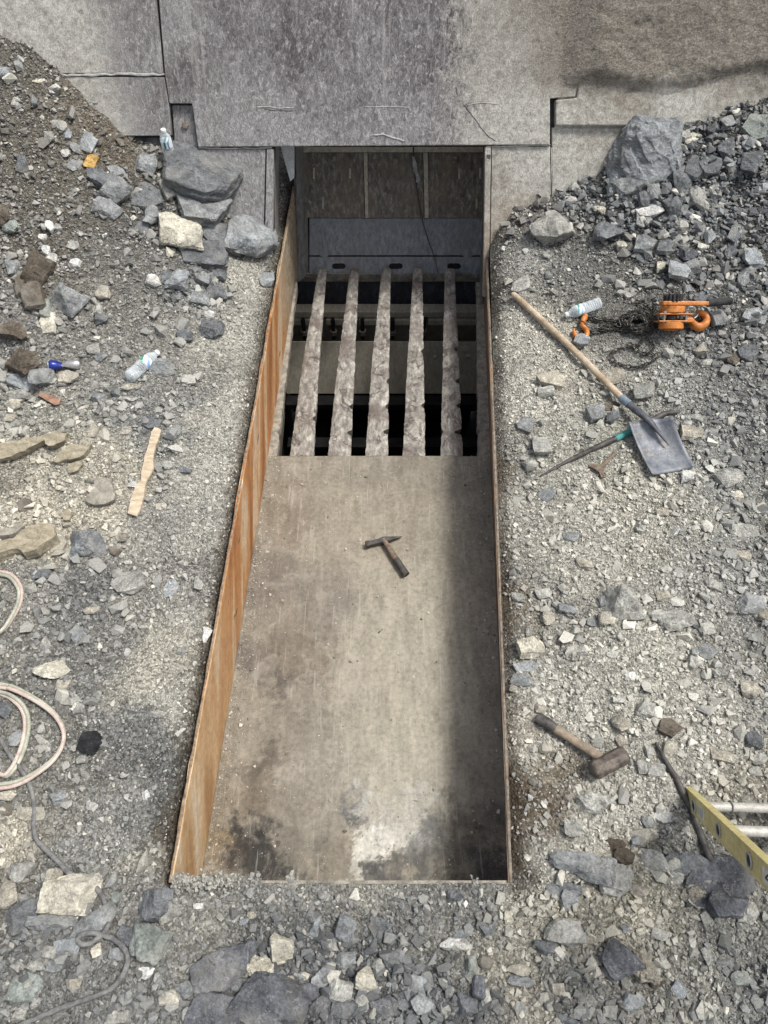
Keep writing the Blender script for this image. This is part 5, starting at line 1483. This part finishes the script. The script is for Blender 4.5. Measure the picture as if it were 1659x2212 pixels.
sp(CHV.build('chain', MCH2, ho, True), HOI)

# ------------------------------------------------------------------ bottles and can
def mat_pet():
    t = NT('clear_plastic'); v = t.coord()
    n = t.noise(v, 40, 3, .5)
    t.done((.86, .90, .92), .12, 0, t.bump(n, .5, .004), .6)
    tr_ = t.new('ShaderNodeBsdfTransparent', {0: (.93, .96, .97, 1)}); fr = t.new('ShaderNodeLayerWeight', {0: .45})
    f = t.math('ADD', t.math('MULTIPLY', fr.outputs['Facing'], .5), .22, True)
    mx = t.new('ShaderNodeMixShader', {0: f}); t.link(tr_.outputs[0], mx.inputs[1]); t.link(t.b.outputs[0], mx.inputs[2])
    t.link(mx.outputs[0], t.n['Material Output'].inputs[0]); return t.m
MPET = mat_pet()
MCAP = mat_simple('white_cap', (.72, .73, .73), (.84, .84, .83), 30, rough=.45, bump=.05)
def mat_label(bands):
    t = NT('bottle_label'); x = t.new('ShaderNodeSeparateXYZ', {0: t.coord('Generated')}).outputs[0]
    v = t.coord(); n = t.noise(v, 55, 3, .5)
    c = t.ramp(t.math('ADD', x, t.math('MULTIPLY', t.math('SUBTRACT', n, .5), .10)), bands, 'CONSTANT')
    return t.done(c, .4, 0, None, .5)
MLB1 = mat_label([(0, (.70, .74, .76)), (.22, (.60, .68, .74)), (.34, (.03, .16, .12)), (.52, (.62, .70, .74)), (.70, (.10, .16, .30)), (.80, (.70, .75, .78))])
MLB2 = mat_label([(0, (.72, .76, .78)), (.12, (.03, .33, .17)), (.42, (.72, .77, .80)), (.68, (.22, .36, .62)), (.82, (.66, .73, .80))])
MLB3 = mat_label([(0, (.60, .70, .72)), (.15, (.10, .30, .27)), (.35, (.68, .76, .80)), (.62, (.28, .44, .60)), (.72, (.74, .80, .83))])
def bottle(a, b, mlab, label, crush=0.0, seed=1):
    a, b = Vector(a), Vector(b); L = (b - a).length; s = L / .205
    mid = a; o = empty('water_bottle', a, label, 'bottle'); I = Matrix.Translation(-a); M = frame(a, b - a, (.13, .21, .97) if abs((b - a).normalized().z) < .9 else (1, 0, 0))
    r = .0325 * s
    def fx(p):
        if not crush: return p
        w = math.exp(-((p.x - .05 * s) / (.05 * s)) ** 2)
        k = 1 - crush * w * (.5 + .5 * vnoise(np.array([p.x * 60]), np.array([p.z * 30]), seed=seed)[0])
        return Vector((p.x, p.y * (1 + .15 * crush * w), p.z * k))
    prof = [(0, r * .55), (.004 * s, r * .86), (.012 * s, r)]
    for k in range(7): z = (.016 + .0115 * k) * s; prof += [(z, r), (z + .004 * s, r * .94), (z + .008 * s, r)]
    prof += [(.100 * s, r), (.102 * s, r * .965), (.140 * s, r * .965), (.142 * s, r), (.152 * s, r * .97), (.165 * s, r * .82), (.176 * s, r * .58), (.184 * s, r * .42), (.190 * s, r * .39), (.191 * s, r * .46), (.193 * s, r * .46)]
    sp(MB().lathe(prof, M, 24, fx).build('body', MPET, o, True), I)
    sp(MB().lathe([(.103 * s, r * .985), (.139 * s, r * .985)], M, 24, fx).build('label', mlab, o, True), I)
    sp(MB().lathe([(.190 * s, r * .47), (.203 * s, r * .47), (.205 * s, r * .42)], M, 18).build('cap', MCAP, o, True), I)
    return o
b0 = Vector(gp(372, 343)); b0.y -= .035
bottle(b0, b0 + Vector((0, 0, .205)), MLB1, 'water bottle standing upright against the wall behind the largest slate slab')
bottle(gp(277, 816, .034), gp(342, 760, .030), MLB2, 'crumpled water bottle with a green band lying on the left bank', .35, 4)
bottle(gp(1298, 653, .036), gp(1221, 681, .030), MLB3, 'water bottle lying beside the dark chain', .3, 9)
MBLUE = mat_simple('blue_can_print', (.02, .035, .22), (.04, .07, .38), 20, rough=.3, metal=.5, spec=.6, bump=.1)
MALU = mat_simple('bare_aluminium', (.55, .52, .50), (.80, .78, .76), 20, rough=.3, metal=.8, spec=.6, bump=.15)
a, b = Vector(gp(105, 789, .024)), Vector(gp(172, 787, .024)); L = (b - a).length
ca = empty('crushed_can', a, 'crushed blue and silver drink can lying on the left bank', 'can'); I = Matrix.Translation(-a); M = frame(a, b - a); r = .027
def cf(p):
    w = math.exp(-((p.x - L * .47) / (L * .16)) ** 2); return Vector((p.x, p.y * (1 - .45 * w), p.z * (1 - .70 * w) + .006 * math.sin(p.x * 90) * w))
pr = [(0, r * .78), (.004, r * .84), (.010, r * .98), (L * .15, r), (L * .30, r), (L * .40, r), (L * .44, r)]
sp(MB().lathe(pr, M, 24, cf).build('printed_half', MBLUE, ca, True), I)
sp(MB().lathe([(L * .43, r * .99), (L * .5, r), (L * .6, r), (L * .85, r), (L * .93, r * .98), (L * .97, r * .86), (L, r * .80)], M, 24, cf).build('silver_half', MALU, ca, True), I)
sp(MB().lathe([(-.003, r * .80), (.002, r * .82)], M, 24, cf).build('rim', MALU, ca, True), I)

# ------------------------------------------------------------------ hoses and cable on the left bank
MHR = mat_simple('faded_red_hose', (.46, .34, .29), (.64, .55, .47), 14, rough=.7, bump=.2, fleck=((.50, .45, .38), .54))
MHG = mat_simple('faded_green_hose', (.30, .32, .245), (.50, .49, .40), 14, rough=.7, bump=.2, fleck=((.46, .44, .36), .54))
MCAB = mat_simple('dusty_grey_cable', (.10, .10, .10), (.25, .245, .23), 30, rough=.85, bump=.5)
hz_ = empty('twin_hose', gp(60, 1590), 'loops of faded pink and green twin welding hose at the left edge', 'hose'); I = Matrix.Translation(-Vector(hz_.location))
HP = [(-120, 1255), (-50, 1236), (0, 1238), (22, 1244), (37, 1260), (44, 1280), (39, 1308), (22, 1339), (0, 1366), (-70, 1420), (-130, 1450), (-60, 1478), (0, 1481), (36, 1491), (86, 1518), (122, 1548), (139, 1581), (136, 1613), (114, 1646), (72, 1677), (36, 1694), (0, 1700), (-70, 1698), (-140, 1620), (-90, 1520), (-30, 1494), (8, 1499), (31, 1511), (50, 1531), (58, 1562), (53, 1602), (40, 1638), (23, 1666), (5, 1675), (-25, 1650), (-60, 1600)]
P = [np.array(p) for p in spline([gp(x, y, .014) for x, y in HP], 8)]
for sgn, nm, mt in ((1, 'red_line', MHR), (-1, 'green_line', MHG)):
    Q2 = []
    for k, p in enumerate(P):
        d = P[min(k + 1, len(P) - 1)] - P[max(k - 1, 0)]; nn = np.array([-d[1], d[0], 0]); nn /= np.linalg.norm(nn) + 1e-9
        tw = math.sin(k * .045 + .6); Q2.append(p + nn * sgn * .0078 * tw + np.array([0, 0, sgn * .0068 * math.cos(k * .045 + .6) + (.012 if 100 < k < 190 else 0)]))
    sp(MB().tube(Q2, .0080, 8).build(nm, mt, hz_, True), I)
CP_ = [(-40, 1560), (0, 1598), (22, 1631), (40, 1656), (61, 1688), (71, 1720), (74, 1748), (73, 1792), (84, 1820), (112, 1848), (134, 1870), (156, 1892), (185, 1905), (207, 1918), (221, 1937), (230, 1962), (235, 1985), (231, 2004), (219, 2020), (197, 2036), (178, 2040), (168, 2032), (172, 2022), (188, 2016), (212, 2017), (242, 2027), (264, 2044), (276, 2066), (273, 2090), (260, 2114), (236, 2138), (194, 2156), (138, 2175), (96, 2192), (56, 2209), (10, 2230)]
P = spline([gp(x, y, .020 if 2000 < y < 2120 else .011) for x, y in CP_], 8)
tag(MB().tube(P, [.0098 + .0006 * rng.normal() for _ in P], 10).build('cable', MCAB, None, True), 'grey dusty cable snaking down the left bank to the lower left corner', 'cable')

# ------------------------------------------------------------------ ladder
MFG = mat_simple('yellow_fibreglass', (.55, .47, .20), (.66, .58, .28), 8, (1, 1, 1), rough=.55, bump=.1, spec=.4, fleck=((.42, .37, .22), .66))
MAL = mat_simple('dusty_aluminium', (.40, .385, .34), (.62, .60, .54), 25, rough=.6, metal=.25, bump=.2)
MSTK = mat_simple('sticker_paper', (.58, .57, .53), (.74, .73, .70), 30, rough=.7, bump=0)
MINK = mat_simple('sticker_ink', (.015, .015, .015), (.04, .04, .04), 30, rough=.7, bump=0)
z1 = 3.0; p1 = np.array([0, 0, HC]) + ray(1500, 1741) * 2.98
dd = Vector((-.036, -.137, .269)).normalized(); xx = Vector((1, 0, 0)); xx = (xx - dd * xx.dot(dd)).normalized(); pp = xx.cross(dd) * -1
if pp.y < 0: pp = -pp
la_ = empty('ladder', p1 - np.array(dd) * .26, 'yellow fibreglass ladder with pale rungs rising at the lower right', 'ladder'); I = Matrix.Translation(-la_.location)
LM = Matrix((xx, pp, dd)).transposed().to_4x4(); LM.translation = Vector(p1)     # x: along rungs, y: rail depth, z: up the ladder
D2, FL, TK, LEN = .040, .030, .004, 3.1
for side, x in ((0, 0.0), (1, .42)):
    s = 1 if side == 0 else -1
    pr = [(x, -D2), (x + s * FL, -D2), (x + s * FL, -D2 + TK), (x + s * TK, -D2 + TK), (x + s * TK, D2 - TK), (x + s * FL, D2 - TK), (x + s * FL, D2), (x, D2)]
    ra = sp(MB().prism(pr, -.20, LEN, LM).build('rail', MFG, la_, bevel=.0015), I)
    ft = MB().prism([(x - s * .003, -D2 - .004), (x + s * (FL + .003), -D2 - .004), (x + s * (FL + .003), D2 + .004), (x - s * .003, D2 + .004)], -.265, -.185, LM).build('foot', MAL, ra, bevel=.003)
    ft.matrix_parent_inverse = Matrix.Identity(4)
for k in range(10):
    z = k * .305
    sp(MB().tube([LM @ Vector((-.001, 0, z)), LM @ Vector((.421, 0, z))], .0185, 14).build('rung', MAL, la_, True), I)
    ring = [LM @ Vector((-.003, .024 * math.cos(a), z + .024 * math.sin(a))) for a in np.linspace(0, 2 * math.pi, 19)]
    if k < 5:
        sp(MB().tube(ring, .0035, 6, False, 1, tuple(xx)).build('rung_ferrule', MAL, la_, True), I)
        sp(MB().lathe([(-.006, .010), (-.002, .017)], LM @ Matrix.Translation((0, 0, z)), 14).build('rung_hole', MINK, la_, True), I)
# stickers on the outer face of the near rail
def sticker(z0, z1_, y0, y1):
    o = sp(MB().box((-.0008, (y0 + y1) / 2, (z0 + z1_) / 2), (.001, y1 - y0, z1_ - z0), LM).build('sticker', MSTK, la_), I); return o
s1 = sticker(.72, .98, -.022, .024)
def ink(par, y0, z0, y1, z1_, w):
    a, b = Vector((-.0018, y0, z0)), Vector((-.0018, y1, z1_)); d = (b - a).normalized(); q = Vector((1, 0, 0)).cross(d) * w
    MB().add([LM @ p for p in (a - q, a + q, b + q, b - q)] , [[0, 1, 2, 3]]).build('print', MINK, par)
ink(s1, -.014, .775, .016, .775, .003); ink(s1, .016, .775, -.004, .745, .003); ink(s1, -.004, .742, -.004, .800, .003)     # the figure 4
for k in range(7): ink(s1, -.018, .815 + k * .020, .018, .815 + k * .020, .003 if k % 2 else .0018)
s2 = sticker(.045, .13, -.022, .020)
for k in range(5): ink(s2, -.016, .055 + k * .015, .014, .055 + k * .015, .0015)
# wire tied round the first rung
MWIRE = mat_simple('frayed_wire', (.16, .15, .13), (.40, .38, .33), 60, rough=.8)
P = [LM @ Vector((.135 + .004 * math.sin(t), .023 * math.cos(t), .023 * math.sin(t))) for t in np.linspace(0, 6.6, 26)] + [LM @ Vector((.15, .01, -.05)), LM @ Vector((.155, -.02, -.10)), LM @ Vector((.165, -.03, -.16))]
tag(MB().tube(P, .003, 6).build('tie_wire', MWIRE, None, True), 'grey wire tied round the lowest visible ladder rung', 'wire')

# ------------------------------------------------------------------ hanging wire with a rag in the mouth
hw = empty('hanging_wire', CM @ Vector((*cst(893, 322), .05)), 'thin dark wire with a frayed bundle hanging down the back panel', 'wire'); I = Matrix.Translation(-hw.location)
def cpx(x, y, w): return CM @ Vector((*cst(x, y, w), w))
P = spline([cpx(893, 318, .05), cpx(894, 345, .04), cpx(898, 390, .035), cpx(904, 430, .03), cpx(911, 470, .025), cpx(924, 515, .012), cpx(938, 555, .01), cpx(947, 592, .01)], 6)
sp(MB().tube(P, list(np.interp(np.linspace(0, 1, len(P)), [0, .5, 1], [.005, .0045, .0018])), 7).build('wire', MIRON, hw, True), I)
MRAG = mat_simple('pale_frayed_rag', (.22, .225, .22), (.48, .48, .45), 50, rough=.9, bump=.6)
sp(MB().tube(spline([cpx(892, 338, .05), cpx(895, 352, .055), cpx(898, 368, .06), cpx(903, 384, .055), cpx(905, 396, .05)], 5), list(np.interp(np.linspace(0, 1, 21), [0, .3, .6, .9, 1], [.006, .017, .013, .019, .007])), 8, True, .6).build('rag', MRAG, hw, True), I)

# ------------------------------------------------------------------ grit on the trough floor
N2 = 4200
Yp = rng.uniform(YN + .03, YR, N2); u = rng.uniform(size=N2)
side = rng.uniform(size=N2)
sx_ = np.where(side < .40, .008 + .12 * rng.exponential(.28, N2), np.where(side < .62, .99 - .1 * rng.exponential(.35, N2), rng.uniform(.02, .98, N2))); sx_ = np.clip(sx_, .008, .99)
Xp = xl_bot(Yp) * (1 - sx_) + xr_bot(Yp) * sx_
rp = .0016 * (1 - u * (1 - (.0016 / .017) ** 1.9)) ** (-1 / 2.2)
cp = np.array([.34, .31, .255]) * rng.uniform(.35, 1.6, (N2, 1))
gt = scatter('grit', Xp, Yp, rp * .35, rp, cp, MV); gt['kind'] = 'stuff'; gt['label'] = 'fine grit and pebbles strewn over the trough floor'

# ------------------------------------------------------------------ camera and light
cam = bpy.data.cameras.new('camera'); co = bpy.data.objects.new('camera', cam); COL.objects.link(co); SC.camera = co
co.location = (0, 0, HC); co.rotation_euler = (R(90) - PITCH, 0, 0)
cam.sensor_fit = 'HORIZONTAL'; cam.sensor_width = 36; cam.lens = 36 * F / 1659; cam.clip_start = .05; cam.clip_end = 500
cam.shift_x = 0
SUN_AZ, SUN_EL = R(3), R(66)          # azimuth from +X towards +Y
sd_ = Vector((math.cos(SUN_EL) * math.cos(SUN_AZ), math.cos(SUN_EL) * math.sin(SUN_AZ), math.sin(SUN_EL)))
su = bpy.data.lights.new('sun', 'SUN'); su.energy = 1.5; su.angle = R(13); su.color = (1, .985, .945)
so_ = bpy.data.objects.new('sun', su); COL.objects.link(so_); so_.rotation_euler = (-sd_).to_track_quat('-Z', 'Y').to_euler(); so_.location = (3, 1, 6)
w = bpy.data.worlds.new('World'); SC.world = w; w.use_nodes = True; nt = w.node_tree
sky = nt.nodes.new('ShaderNodeTexSky'); sky.sky_type = 'NISHITA'; sky.sun_disc = False; sky.sun_elevation = SUN_EL; sky.sun_rotation = math.pi / 2 - SUN_AZ
sky.dust_density = 4; sky.air_density = 1.0
hs = nt.nodes.new('ShaderNodeHueSaturation'); hs.inputs['Saturation'].default_value = .5
bgn = nt.nodes['Background']; nt.links.new(sky.outputs[0], hs.inputs['Color']); nt.links.new(hs.outputs[0], bgn.inputs['Color']); bgn.inputs['Strength'].default_value = .082
SC.view_settings.view_transform = 'Standard'; SC.view_settings.look = 'None'; SC.view_settings.exposure = 1.2; SC.view_settings.gamma = 1
SC.cycles.max_bounces = 6; SC.cycles.transparent_max_bounces = 12; SC.cycles.use_adaptive_sampling = True; SC.cycles.adaptive_threshold = .015
